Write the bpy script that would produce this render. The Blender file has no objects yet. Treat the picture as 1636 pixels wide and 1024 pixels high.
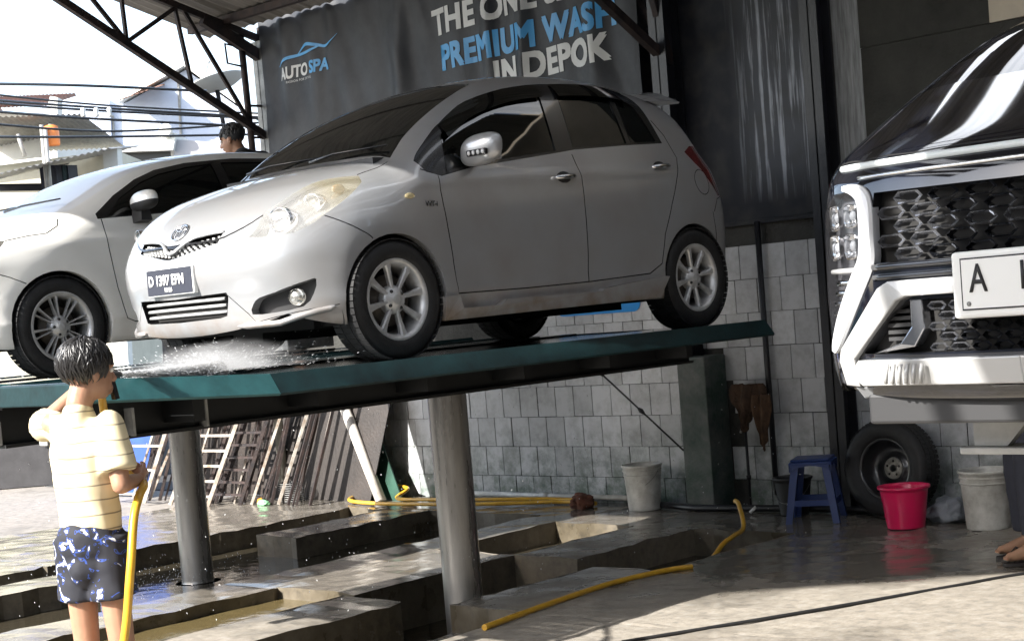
import bpy, bmesh, math, random
import numpy as np
from mathutils import Vector, Matrix
R = math.radians
scene = bpy.context.scene
COL = scene.collection

# ---------------------------------------------------------------- camera
def setup_camera():
    f, a, roll, tanp, yaw, h = 2600.0, 490.0, 0.083, 0.06, R(44), 1.65
    p = math.atan(tanp); r = math.atan(roll)
    R0 = Vector((math.cos(yaw), math.sin(yaw), 0)); F0 = Vector((-math.sin(yaw), math.cos(yaw), 0)); U0 = Vector((0, 0, 1))
    F = F0 * math.cos(p) - U0 * math.sin(p); U = U0 * math.cos(p) + F0 * math.sin(p)
    Uc = U * math.cos(r) + R0 * math.sin(r); Rc = R0 * math.cos(r) - U * math.sin(r)
    cam = bpy.data.cameras.new('camera'); o = bpy.data.objects.new('camera', cam); COL.objects.link(o)
    m = Matrix((Rc, Uc, -F)).transposed().to_4x4(); m.translation = (0, 0, h)
    o.matrix_world = m
    cam.sensor_width = 36.0; cam.lens = f / 1636.0 * 36.0
    cam.shift_x = 0.0
    cam.shift_y = -((a + f * tanp) - 512.0) / 1636.0 * -1.0
    cam.clip_start = 0.05; cam.clip_end = 500
    scene.camera = o
setup_camera()

# ---------------------------------------------------------------- sky, sun, exposure
SUN_TRAVEL = Vector((0.28, 1.55, -1.0)).normalized()
elev = math.asin(-SUN_TRAVEL.z)
world = bpy.data.worlds.new('World'); scene.world = world; world.use_nodes = True
nt = world.node_tree
bg = nt.nodes['Background']
sky = nt.nodes.new('ShaderNodeTexSky'); sky.sky_type = 'NISHITA'; sky.sun_disc = False
sky.sun_elevation = elev
sky.sun_rotation = math.atan2(-SUN_TRAVEL.x, -SUN_TRAVEL.y)
sky.dust_density = 1.5; sky.air_density = 1.0; sky.ozone_density = 1.0
hs = nt.nodes.new('ShaderNodeHueSaturation'); hs.inputs['Saturation'].default_value = 0.75
nt.links.new(sky.outputs[0], hs.inputs['Color']); nt.links.new(hs.outputs[0], bg.inputs[0]); bg.inputs[1].default_value = 0.15
sun = bpy.data.lights.new('sun', 'SUN'); sun.energy = 4.4; sun.angle = R(0.5); sun.color = (1.0, 0.965, 0.91)
so = bpy.data.objects.new('sun', sun); COL.objects.link(so)
so.rotation_euler = SUN_TRAVEL.to_track_quat('-Z', 'Y').to_euler()
scene.view_settings.view_transform = 'Standard'; scene.view_settings.look = 'None'
scene.view_settings.gamma = 1.0; scene.view_settings.use_curve_mapping = False
scene.view_settings.exposure = 1.72

# ---------------------------------------------------------------- materials
def mat(name, col, rough=0.5, metal=0.0, var=0.0, vscale=4.0, bump=0.0, bscale=40.0, coat=0.0, spec=0.5, col2=None, stretch=None, alpha=1.0, trans=0.0, rvar=0.0):
    m = bpy.data.materials.new(name); m.use_nodes = True
    n = m.node_tree.nodes; l = m.node_tree.links; b = n['Principled BSDF']
    b.inputs['Base Color'].default_value = (*col, 1); b.inputs['Roughness'].default_value = rough
    b.inputs['Metallic'].default_value = metal; b.inputs['Coat Weight'].default_value = coat
    b.inputs['Coat Roughness'].default_value = 0.04
    b.inputs['Specular IOR Level'].default_value = spec
    b.inputs['Alpha'].default_value = alpha; b.inputs['Transmission Weight'].default_value = trans
    if var or bump or rvar:
        tc = n.new('ShaderNodeTexCoord'); mp = n.new('ShaderNodeMapping'); l.new(tc.outputs['Object'], mp.inputs[0])
        if stretch: mp.inputs['Scale'].default_value = stretch
    if var or rvar:
        t = n.new('ShaderNodeTexNoise'); t.inputs['Scale'].default_value = vscale; t.inputs['Detail'].default_value = 8; t.inputs['Roughness'].default_value = 0.65
        l.new(mp.outputs[0], t.inputs['Vector'])
        if var:
            c2 = col2 or tuple(max(0, c * (1 - var)) for c in col)
            r = n.new('ShaderNodeValToRGB'); r.color_ramp.elements[0].position = 0.35; r.color_ramp.elements[1].position = 0.68
            r.color_ramp.elements[0].color = (*c2, 1); r.color_ramp.elements[1].color = (*col, 1)
            l.new(t.outputs['Fac'], r.inputs[0]); l.new(r.outputs[0], b.inputs['Base Color'])
        if rvar:
            r2 = n.new('ShaderNodeMapRange'); r2.inputs['From Min'].default_value = 0.35; r2.inputs['From Max'].default_value = 0.65
            r2.inputs['To Min'].default_value = max(0.02, rough - rvar); r2.inputs['To Max'].default_value = rough + rvar
            l.new(t.outputs['Fac'], r2.inputs[0]); l.new(r2.outputs[0], b.inputs['Roughness'])
    if bump:
        t2 = n.new('ShaderNodeTexNoise'); t2.inputs['Scale'].default_value = bscale; t2.inputs['Detail'].default_value = 6
        l.new(mp.outputs[0], t2.inputs['Vector'])
        bp = n.new('ShaderNodeBump'); bp.inputs['Strength'].default_value = bump; bp.inputs['Distance'].default_value = 0.02
        l.new(t2.outputs['Fac'], bp.inputs['Height']); l.new(bp.outputs[0], b.inputs['Normal'])
    return m

def paint(name, col, metal, dirt=0.0, rough=0.28):
    """car paint: clear coat over a metallic base, road film towards the sills"""
    m = mat(name, col, rough, metal, coat=1.0)
    n = m.node_tree.nodes; l = m.node_tree.links; b = n['Principled BSDF']
    tc = n.new('ShaderNodeTexCoord'); sx = n.new('ShaderNodeSeparateXYZ'); l.new(tc.outputs['Object'], sx.inputs[0])
    t = n.new('ShaderNodeTexNoise'); t.inputs['Scale'].default_value = 7; t.inputs['Detail'].default_value = 9; l.new(tc.outputs['Object'], t.inputs['Vector'])
    mr = n.new('ShaderNodeMapRange'); mr.inputs['From Min'].default_value = 0.16; mr.inputs['From Max'].default_value = 0.42
    mr.inputs['To Min'].default_value = 1.0; mr.inputs['To Max'].default_value = 0.0
    l.new(sx.outputs['Z'], mr.inputs[0])
    mul = n.new('ShaderNodeMath'); mul.operation = 'MULTIPLY'; l.new(mr.outputs[0], mul.inputs[0]); l.new(t.outputs['Fac'], mul.inputs[1])
    st = n.new('ShaderNodeMapRange'); st.inputs['From Min'].default_value = 0.14; st.inputs['From Max'].default_value = 0.6; st.inputs['To Max'].default_value = dirt
    l.new(mul.outputs[0], st.inputs[0])
    # thin overall film
    t3 = n.new('ShaderNodeTexNoise'); t3.inputs['Scale'].default_value = 2.3; t3.inputs['Detail'].default_value = 10; l.new(tc.outputs['Object'], t3.inputs['Vector'])
    f3 = n.new('ShaderNodeMapRange'); f3.inputs['From Min'].default_value = 0.4; f3.inputs['From Max'].default_value = 0.75; f3.inputs['To Max'].default_value = 0.35 * dirt
    l.new(t3.outputs['Fac'], f3.inputs[0])
    mx0 = n.new('ShaderNodeMath'); mx0.operation = 'MAXIMUM'; l.new(st.outputs[0], mx0.inputs[0]); l.new(f3.outputs[0], mx0.inputs[1])
    mx = n.new('ShaderNodeMixRGB'); mx.inputs[1].default_value = (*col, 1); mx.inputs[2].default_value = (0.22, 0.15, 0.09, 1)
    l.new(mx0.outputs[0], mx.inputs[0]); l.new(mx.outputs[0], b.inputs['Base Color'])
    r = n.new('ShaderNodeMapRange'); r.inputs['To Min'].default_value = rough; r.inputs['To Max'].default_value = 0.75
    l.new(mx0.outputs[0], r.inputs[0]); l.new(r.outputs[0], b.inputs['Roughness'])
    c = n.new('ShaderNodeMapRange'); c.inputs['To Min'].default_value = 1.0; c.inputs['To Max'].default_value = 0.1
    l.new(mx0.outputs[0], c.inputs[0]); l.new(c.outputs[0], b.inputs['Coat Weight'])
    return m

MT = {}
MT['silver'] = paint('silver_paint', (0.41, 0.418, 0.43), 0.5, dirt=0.9, rough=0.30)
MT['white_paint'] = paint('pearl_white_paint', (0.83, 0.82, 0.78), 0.0, dirt=0.25, rough=0.3)
MT['black_paint'] = paint('black_paint', (0.005, 0.006, 0.010), 0.0, dirt=0.02, rough=0.05)
MT['black_trim'] = mat('black_trim', (0.012, 0.012, 0.013), 0.25, coat=0.5)
MT['rubber'] = mat('rubber', (0.014, 0.014, 0.015), 0.62, var=0.5, vscale=20, bump=0.15, bscale=60)
MT['dark_plastic'] = mat('dark_plastic', (0.02, 0.02, 0.021), 0.55)
MT['under'] = mat('underbody', (0.012, 0.011, 0.010), 0.8, var=0.6)
MT['tint'] = mat('tinted_glass', (0.004, 0.005, 0.005), 0.02, spec=0.6)
MT['windscreen'] = mat('windscreen_glass', (0.006, 0.0065, 0.006), 0.03, spec=0.45)
MT['alloy'] = mat('alloy', (0.66, 0.66, 0.66), 0.34, 0.5, var=0.35, vscale=14)
MT['chrome'] = mat('chrome', (0.78, 0.78, 0.79), 0.1, 1.0)
MT['satin'] = mat('satin_silver', (0.42, 0.42, 0.415), 0.34, 0.2, coat=0.3)
MT['brake'] = mat('brake_disc', (0.08, 0.07, 0.06), 0.5, 0.7)
MT['lamp_house'] = mat('lamp_reflector', (0.62, 0.61, 0.57), 0.2, 0.85)
MT['lamp_cover'] = mat('lamp_cover', (0.05, 0.05, 0.055), 0.05, alpha=0.12, spec=0.8)
def glare_aged_cover():
    m = mat('glare_aged_lamp_cover', (.9, .88, .8), .06, spec=.8); n = m.node_tree.nodes; l = m.node_tree.links; b = n['Principled BSDF']
    tc = n.new('ShaderNodeTexCoord'); sx = n.new('ShaderNodeSeparateXYZ'); l.new(tc.outputs['Object'], sx.inputs[0])
    r = n.new('ShaderNodeMapRange'); r.inputs['From Min'].default_value = .36; r.inputs['From Max'].default_value = .52; l.new(sx.outputs['Y'], r.inputs[0])
    mx = n.new('ShaderNodeMixRGB'); l.new(r.outputs[0], mx.inputs[0]); mx.inputs[1].default_value = (.93, .93, .92, 1); mx.inputs[2].default_value = (.62, .56, .40, 1); l.new(mx.outputs[0], b.inputs['Base Color'])  # white front end paints in sun glare; the yellow rear is aged plastic
    a = n.new('ShaderNodeMapRange'); a.inputs['To Min'].default_value = .16; a.inputs['To Max'].default_value = .24; l.new(r.outputs[0], a.inputs[0]); l.new(a.outputs[0], b.inputs['Alpha']); return m
MT['glare_aged_cover'] = glare_aged_cover()
MT['lamp_yellow'] = mat('yellowed_lamp_cover', (0.62, 0.52, 0.27), 0.25, alpha=0.6, coat=0.4)
MT['lamp_white'] = mat('lamp_white', (0.62, 0.63, 0.65), 0.25, coat=0.5)
MT['red_lamp'] = mat('red_lamp', (0.10, 0.006, 0.008), 0.15, coat=1)
MT['plate_black'] = mat('plate_black', (0.02, 0.022, 0.035), 0.4)
MT['plate_white'] = mat('plate_white', (0.78, 0.78, 0.76), 0.4)
MT['white_char'] = mat('white_char', (0.82, 0.82, 0.8), 0.45)
MT['black_char'] = mat('black_char', (0.012, 0.012, 0.014), 0.45)

# ---------------------------------------------------------------- object helpers
def tag(o, label=None, cat=None, group=None, kind=None):
    if label: o['label'] = label
    if cat: o['category'] = cat
    if group: o['group'] = group
    if kind: o['kind'] = kind
    return o

def empty(name, loc=(0, 0, 0), label=None, cat=None, group=None, rz=0.0):
    o = bpy.data.objects.new(name, None); COL.objects.link(o); o.location = loc; o.rotation_euler = (0, 0, rz)
    o.empty_display_size = 0.1
    return tag(o, label, cat, group)

def link_mesh(name, me, parent=None, loc=None):
    o = bpy.data.objects.new(name, me); COL.objects.link(o)
    if parent is not None: o.parent = parent
    if loc is not None: o.location = loc
    return o

def copy_tree(o, parent=None, **kw):
    c = o.copy(); COL.objects.link(c)
    if parent is not None: c.parent = parent
    for ch in list(o.children): copy_tree(ch, c)
    return c

class MB:
    """collects shapes; build() links them as one mesh object"""
    def __init__(s): s.v = []; s.f = []; s.m = []; s.sm = []
    def add(s, vs, fs, mi=0, smooth=False, xf=None):
        k = len(s.v)
        for p in vs:
            p = Vector(p)
            if xf is not None: p = xf @ p
            s.v.append(tuple(p))
        for q in fs: s.f.append(tuple(i + k for i in q)); s.m.append(mi); s.sm.append(smooth)
        return s
    def box(s, a, b, mi=0, bev=0.0, xf=None):
        x0, x1 = sorted((a[0], b[0])); y0, y1 = sorted((a[1], b[1])); z0, z1 = sorted((a[2], b[2]))
        if bev <= 0:
            v = [(x0,y0,z0),(x1,y0,z0),(x1,y1,z0),(x0,y1,z0),(x0,y0,z1),(x1,y0,z1),(x1,y1,z1),(x0,y1,z1)]
            f = [(0,3,2,1),(4,5,6,7),(0,1,5,4),(1,2,6,5),(2,3,7,6),(3,0,4,7)]
            return s.add(v, f, mi, xf=xf)
        e = min(bev, (x1-x0)*.49, (y1-y0)*.49, (z1-z0)*.49)
        bm = bmesh.new(); bmesh.ops.create_cube(bm, size=1.0)
        for w in bm.verts: w.co = Vector(((x0+x1)/2 + w.co.x*(x1-x0), (y0+y1)/2 + w.co.y*(y1-y0), (z0+z1)/2 + w.co.z*(z1-z0)))
        bmesh.ops.bevel(bm, geom=bm.edges[:], offset=e, segments=2, profile=0.5, affect='EDGES')
        bm.verts.index_update()
        s.add([w.co for w in bm.verts], [[w.index for w in q.verts] for q in bm.faces], mi, xf=xf); bm.free(); return s
    def bar(s, p, q, w, h=None, mi=0, up=(0, 0, 1)):
        """rectangular bar from p to q"""
        h = h or w; p = Vector(p); q = Vector(q); d = (q - p).normalized(); up = Vector(up)
        if abs(d.dot(up)) > 0.98: up = Vector((1, 0, 0))
        a = d.cross(up).normalized(); b = a.cross(d).normalized()
        v = []
        for c in (p, q):
            for i, j in ((-1,-1),(1,-1),(1,1),(-1,1)): v.append(c + a*(i*w/2) + b*(j*h/2))
        return s.add(v, [(0,1,2,3),(7,6,5,4),(0,4,5,1),(1,5,6,2),(2,6,7,3),(3,7,4,0)], mi)
    def tube(s, pts, r, n=10, mi=0, caps=True, smooth=True):
        pts = [Vector(p) for p in pts]; rs = r if hasattr(r, '__len__') else [r]*len(pts)
        prev = None; v = []; f = []
        for i, p in enumerate(pts):
            d = (pts[min(i+1, len(pts)-1)] - pts[max(i-1, 0)]).normalized()
            if prev is None:
                a = d.orthogonal().normalized()
            else:
                a = prev - d * prev.dot(d)
                a = a.normalized() if a.length > 1e-6 else d.orthogonal().normalized()
            prev = a; b = d.cross(a)
            for k in range(n):
                t = 2*math.pi*k/n; v.append(p + (a*math.cos(t) + b*math.sin(t))*rs[i])
        for i in range(len(pts)-1):
            for k in range(n):
                f.append((i*n+k, i*n+(k+1) % n, (i+1)*n+(k+1) % n, (i+1)*n+k))
        s.add(v, f, mi, smooth)
        if caps:
            k0 = len(s.v) - len(v)
            s.f.append(tuple(k0 + i for i in reversed(range(n)))); s.m.append(mi); s.sm.append(False)
            s.f.append(tuple(k0 + (len(pts)-1)*n + i for i in range(n))); s.m.append(mi); s.sm.append(False)
        return s
    def lathe(s, prof, n=32, mi=0, axis='z', xf=None, smooth=True):
        """profile [(r, h)] turned about the axis"""
        v = []; f = []
        for r, h in prof:
            for k in range(n):
                t = 2*math.pi*k/n; c, q = r*math.cos(t), r*math.sin(t)
                v.append((c, q, h) if axis == 'z' else (h, c, q) if axis == 'x' else (c, h, q))
        for i in range(len(prof)-1):
            for k in range(n):
                q = (i*n+k, i*n+(k+1) % n, (i+1)*n+(k+1) % n, (i+1)*n+k)
                f.append(q if axis != 'y' else q[::-1])
        return s.add(v, f, mi, smooth, xf)
    def prism(s, poly, fn0, fn1, mi=0):
        """poly 2D points mapped by fn0 / fn1 into two 3D outlines, closed solid"""
        n = len(poly); v = [fn0(p) for p in poly] + [fn1(p) for p in poly]
        f = [tuple(range(n))[::-1], tuple(range(n, 2*n))] + [(i, (i+1) % n, n+(i+1) % n, n+i) for i in range(n)]
        return s.add(v, f, mi)
    def ico(s, c, r, sub=1, mi=0, sc=(1, 1, 1), smooth=True):
        bm = bmesh.new(); bmesh.ops.create_icosphere(bm, subdivisions=sub, radius=1.0); bm.verts.index_update()
        s.add([(c[0]+w.co.x*r*sc[0], c[1]+w.co.y*r*sc[1], c[2]+w.co.z*r*sc[2]) for w in bm.verts], [[w.index for w in q.verts] for q in bm.faces], mi, smooth); bm.free(); return s
    def mesh(s, name, mats):
        me = bpy.data.meshes.new(name); me.from_pydata(s.v, [], s.f)
        mats = mats if isinstance(mats, (list, tuple)) else [mats]
        for m in mats: me.materials.append(m)
        me.polygons.foreach_set('material_index', s.m); me.polygons.foreach_set('use_smooth', s.sm)
        bm = bmesh.new(); bm.from_mesh(me); bmesh.ops.recalc_face_normals(bm, faces=bm.faces[:]); bm.to_mesh(me); bm.free()
        me.update(); return me
    def build(s, name, mats, parent=None, loc=None): return link_mesh(name, s.mesh(name, mats), parent, loc)

def evaluate(o):
    """the object's mesh with its modifiers applied, worked out in a scratch scene"""
    sc = bpy.data.scenes.new('scratch'); sc.collection.objects.link(o)
    with bpy.context.temp_override(scene=sc, view_layer=sc.view_layers[0]):
        dg = bpy.context.evaluated_depsgraph_get(); dg.update()
        me = bpy.data.meshes.new_from_object(o.evaluated_get(dg))
    sc.collection.objects.unlink(o); bpy.data.scenes.remove(sc); return me

def text_mesh(txt, size, bold=0.0, align='LEFT', spacing=1.0, xscale=1.0):
    """font outlines as a flat mesh in the XY plane"""
    cu = bpy.data.curves.new('letters', 'FONT'); cu.body = txt; cu.size = size; cu.offset = bold; cu.align_x = align
    cu.space_character = spacing; cu.fill_mode = 'FRONT'; cu.resolution_u = 4
    o = bpy.data.objects.new('letters', cu); me = evaluate(o); bpy.data.objects.remove(o); bpy.data.curves.remove(cu)
    for v in me.vertices: v.co.x *= xscale
    return me

def text_obj(name, txt, size, m, parent, mw, bold=0.0, align='LEFT', spacing=1.0, xscale=1.0, thick=0.002):
    me = text_mesh(txt, size, bold, align, spacing, xscale)
    bm = bmesh.new(); bm.from_mesh(me)
    if thick:
        g = bmesh.ops.extrude_face_region(bm, geom=bm.faces[:]); bmesh.ops.translate(bm, verts=[x for x in g['geom'] if isinstance(x, bmesh.types.BMVert)], vec=(0, 0, thick))
        bmesh.ops.recalc_face_normals(bm, faces=bm.faces[:])
    bm.transform(mw); bm.to_mesh(me); bm.free(); me.materials.clear(); me.materials.append(m); me.name = name
    return link_mesh(name, me, parent)

def frame(o, ex, ey, ez):
    m = Matrix((Vector(ex), Vector(ey), Vector(ez))).transposed().to_4x4(); m.translation = Vector(o); return m
# ================================================================ the setting
def concrete(name, dry, wet, rough_dry=0.75, rough_wet=0.12, wet_bias=0.5, scale=0.9, grad=False):
    """stained concrete with wet patches that are darker and glossier"""
    m = bpy.data.materials.new(name); m.use_nodes = True
    n = m.node_tree.nodes; l = m.node_tree.links; b = n['Principled BSDF']
    g = n.new('ShaderNodeNewGeometry')
    big = n.new('ShaderNodeTexNoise'); big.inputs['Scale'].default_value = scale; big.inputs['Detail'].default_value = 9; big.inputs['Roughness'].default_value = .62
    l.new(g.outputs['Position'], big.inputs['Vector'])
    fine = n.new('ShaderNodeTexNoise'); fine.inputs['Scale'].default_value = 14; fine.inputs['Detail'].default_value = 10; fine.inputs['Roughness'].default_value = .7
    l.new(g.outputs['Position'], fine.inputs['Vector'])
    w = n.new('ShaderNodeMapRange'); w.inputs['From Min'].default_value = wet_bias+.09; w.inputs['From Max'].default_value = wet_bias-.09
    if grad:   # wet round pits and wall; the darker side also follows the roof's shade line
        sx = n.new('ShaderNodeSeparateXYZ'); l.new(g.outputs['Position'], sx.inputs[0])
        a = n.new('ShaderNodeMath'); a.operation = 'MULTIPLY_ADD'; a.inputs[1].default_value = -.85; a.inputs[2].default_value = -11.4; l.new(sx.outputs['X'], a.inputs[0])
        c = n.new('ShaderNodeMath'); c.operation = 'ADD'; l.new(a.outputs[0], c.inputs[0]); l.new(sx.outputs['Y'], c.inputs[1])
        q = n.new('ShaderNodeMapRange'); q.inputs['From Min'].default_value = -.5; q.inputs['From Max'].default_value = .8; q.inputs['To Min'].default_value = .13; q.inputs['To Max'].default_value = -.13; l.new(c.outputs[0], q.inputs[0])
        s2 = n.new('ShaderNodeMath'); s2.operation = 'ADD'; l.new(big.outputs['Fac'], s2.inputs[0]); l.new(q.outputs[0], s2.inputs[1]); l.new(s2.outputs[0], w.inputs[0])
    else: l.new(big.outputs['Fac'], w.inputs[0])
    r = n.new('ShaderNodeValToRGB'); r.color_ramp.elements[0].position = .32; r.color_ramp.elements[1].position = .7
    r.color_ramp.elements[0].color = (*[c*.52 for c in dry], 1); r.color_ramp.elements[1].color = (*dry, 1)
    e = r.color_ramp.elements.new(.5); e.color = (dry[0]*.82, dry[1]*.78, dry[2]*.72, 1)
    l.new(fine.outputs['Fac'], r.inputs[0])
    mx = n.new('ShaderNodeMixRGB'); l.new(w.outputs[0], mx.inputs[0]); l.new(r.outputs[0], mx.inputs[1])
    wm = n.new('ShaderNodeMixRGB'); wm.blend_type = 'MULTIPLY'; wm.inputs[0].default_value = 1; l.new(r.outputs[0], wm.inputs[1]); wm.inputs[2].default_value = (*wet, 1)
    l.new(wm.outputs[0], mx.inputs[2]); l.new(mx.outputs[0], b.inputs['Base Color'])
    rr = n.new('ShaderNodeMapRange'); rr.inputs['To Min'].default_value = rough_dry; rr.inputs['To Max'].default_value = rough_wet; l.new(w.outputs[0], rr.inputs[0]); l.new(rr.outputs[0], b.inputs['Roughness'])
    bp = n.new('ShaderNodeBump'); bp.inputs['Distance'].default_value = .012
    bs = n.new('ShaderNodeMapRange'); bs.inputs['To Min'].default_value = .5; bs.inputs['To Max'].default_value = .06; l.new(w.outputs[0], bs.inputs[0]); l.new(bs.outputs[0], bp.inputs['Strength'])
    l.new(fine.outputs['Fac'], bp.inputs['Height']); l.new(bp.outputs[0], b.inputs['Normal'])
    return m
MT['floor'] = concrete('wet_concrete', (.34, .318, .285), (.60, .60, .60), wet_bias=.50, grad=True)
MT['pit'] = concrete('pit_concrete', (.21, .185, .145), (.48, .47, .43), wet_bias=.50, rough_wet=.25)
MT['yard'] = concrete('dry_concrete', (.33, .31, .29), (.7, .7, .7), rough_wet=.5, wet_bias=.38)
MT['grey_yard'] = mat('grey_yard', (.17, .16, .15), .8, var=.4, vscale=2, bump=.3)
MT['asphalt'] = mat('asphalt', (.06, .06, .062), .85, var=.4, vscale=3, bump=.4, bscale=80)

PITS = [  # x0, x1, y0, y1, z : sunk parts of the wash floor; later entries overrule
 (-8.25,-7.55, 2.0,6.3,-.10), (-7.0,-6.66, 2.0,7.72,-.36), (-7.55,-7.0, 6.22,7.72,-.36), (-8.30,-7.52, 7.72,8.95,-.22),
 (-7.0,-6.15, 7.5,8.95,-.22), (-6.66,-6.0, 2.0,6.25,-.16), (-11.0,-8.75, 2.0,9.25,-.22), (-10.52,-10.07, 2.0,6.1,0.0), (-10.52,-10.0, 7.82,9.25,0.0), (-13.2,-11.6, 2.0,4.6,-.2)]
def floor_z(x, y):
    z = 0.0
    for x0, x1, y0, y1, h in PITS:
        if x0 < x < x1 and y0 < y < y1: z = h
    return z
def build_floor():
    xs = sorted({-13.2, -2.0, 6.0} | {p for q in PITS for p in q[:2]}); ys = sorted({-8.0, 10.0} | {p for q in PITS for p in q[2:4]})
    def dens(a, st):
        o = []
        for p, q in zip(a[:-1], a[1:]):
            k = max(1, min(46, int((q-p)/st)))
            o += [p+(q-p)*i/k for i in range(k)]
        return o+[a[-1]]
    xs = dens(xs, .15); ys = dens(ys, .15); rnd = random.Random(3)
    jit = {(i, j): (rnd.uniform(-.02, .02), rnd.uniform(-.02, .02), rnd.uniform(-.006, .006)) for i in range(len(xs)) for j in range(len(ys))}
    V = {}; v = []; f = []; mi = []
    def vid(i, j, z):
        k = (i, j, z)
        if k not in V:
            V[k] = len(v); d = jit[(i, j)]; v.append((xs[i]+d[0], ys[j]+d[1], z+d[2]))
        return V[k]
    Z = {(i, j): floor_z((xs[i]+xs[i+1])/2, (ys[j]+ys[j+1])/2) for i in range(len(xs)-1) for j in range(len(ys)-1)}
    for (i, j), z in Z.items():
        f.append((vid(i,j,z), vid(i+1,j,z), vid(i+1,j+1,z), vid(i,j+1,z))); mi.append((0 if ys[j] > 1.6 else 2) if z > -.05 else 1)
        for (di, dj, a, b) in ((1,0,(i+1,j),(i+1,j+1)), (0,1,(i+1,j+1),(i,j+1))):
            z2 = Z.get((i+di, j+dj))
            if z2 is not None and z2 != z:
                f.append((vid(*a,z), vid(*b,z), vid(*b,z2), vid(*a,z2))); mi.append(1)
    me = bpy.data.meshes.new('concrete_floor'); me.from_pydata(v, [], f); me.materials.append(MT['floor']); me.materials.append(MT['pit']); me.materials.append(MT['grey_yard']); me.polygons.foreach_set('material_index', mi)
    bm = bmesh.new(); bm.from_mesh(me)
    sharp = [e for e in bm.edges if len(e.link_faces) == 2 and abs(e.link_faces[0].normal.dot(e.link_faces[1].normal)) < .5]
    bmesh.ops.bevel(bm, geom=sharp, offset=.02, segments=3, profile=.5, affect='EDGES', clamp_overlap=True)
    bm.to_mesh(me); bm.free()
    return tag(link_mesh('concrete_floor', me), kind='structure')
build_floor()
def sheet(name, x0, x1, y0, y1, z, m, n=1):
    b = MB(); b.add([(x0,y0,z),(x1,y0,z),(x1,y1,z),(x0,y1,z)], [(0,1,2,3)]); return tag(b.build(name, m), kind='structure')
MT['water'] = mat('pit_water', (.045, .038, .026), .05, bump=.25, bscale=7, spec=.6)
MT['water2'] = mat('channel_water', (.13, .10, .045), .08, bump=.2, bscale=9, spec=.6)
sheet('pit_water', -10.99, -8.76, 2.0, 9.24, -.165, MT['water'])
sheet('pit_water', -8.29, -7.53, 7.73, 8.94, -.15, MT['water'])
sheet('pit_water', -6.99, -6.16, 7.74, 8.94, -.185, MT['water'])
sheet('pit_water', -7.54, -6.67, 2.0, 7.71, -.30, MT['water'])
sheet('pit_water', -8.24, -7.56, 2.0, 6.29, -.072, MT['water2'])
sheet('ground', -400, 400, -400, 400, -.42, MT['asphalt'])
b = MB(); b.box((-60, -6, -.40), (-13.19, 60, -.03)); tag(b.build('yard', MT['yard']), kind='structure')
b = MB(); b.box((-17.5, 10.01, -.029), (12, 16, -.02)); tag(b.build('back_plot', MT['asphalt']), kind='structure')
b = MB(); b.box((-30, 5, -.03), (-18.2, 40, -.022)); tag(b.build('road', MT['asphalt']), kind='structure')

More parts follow.
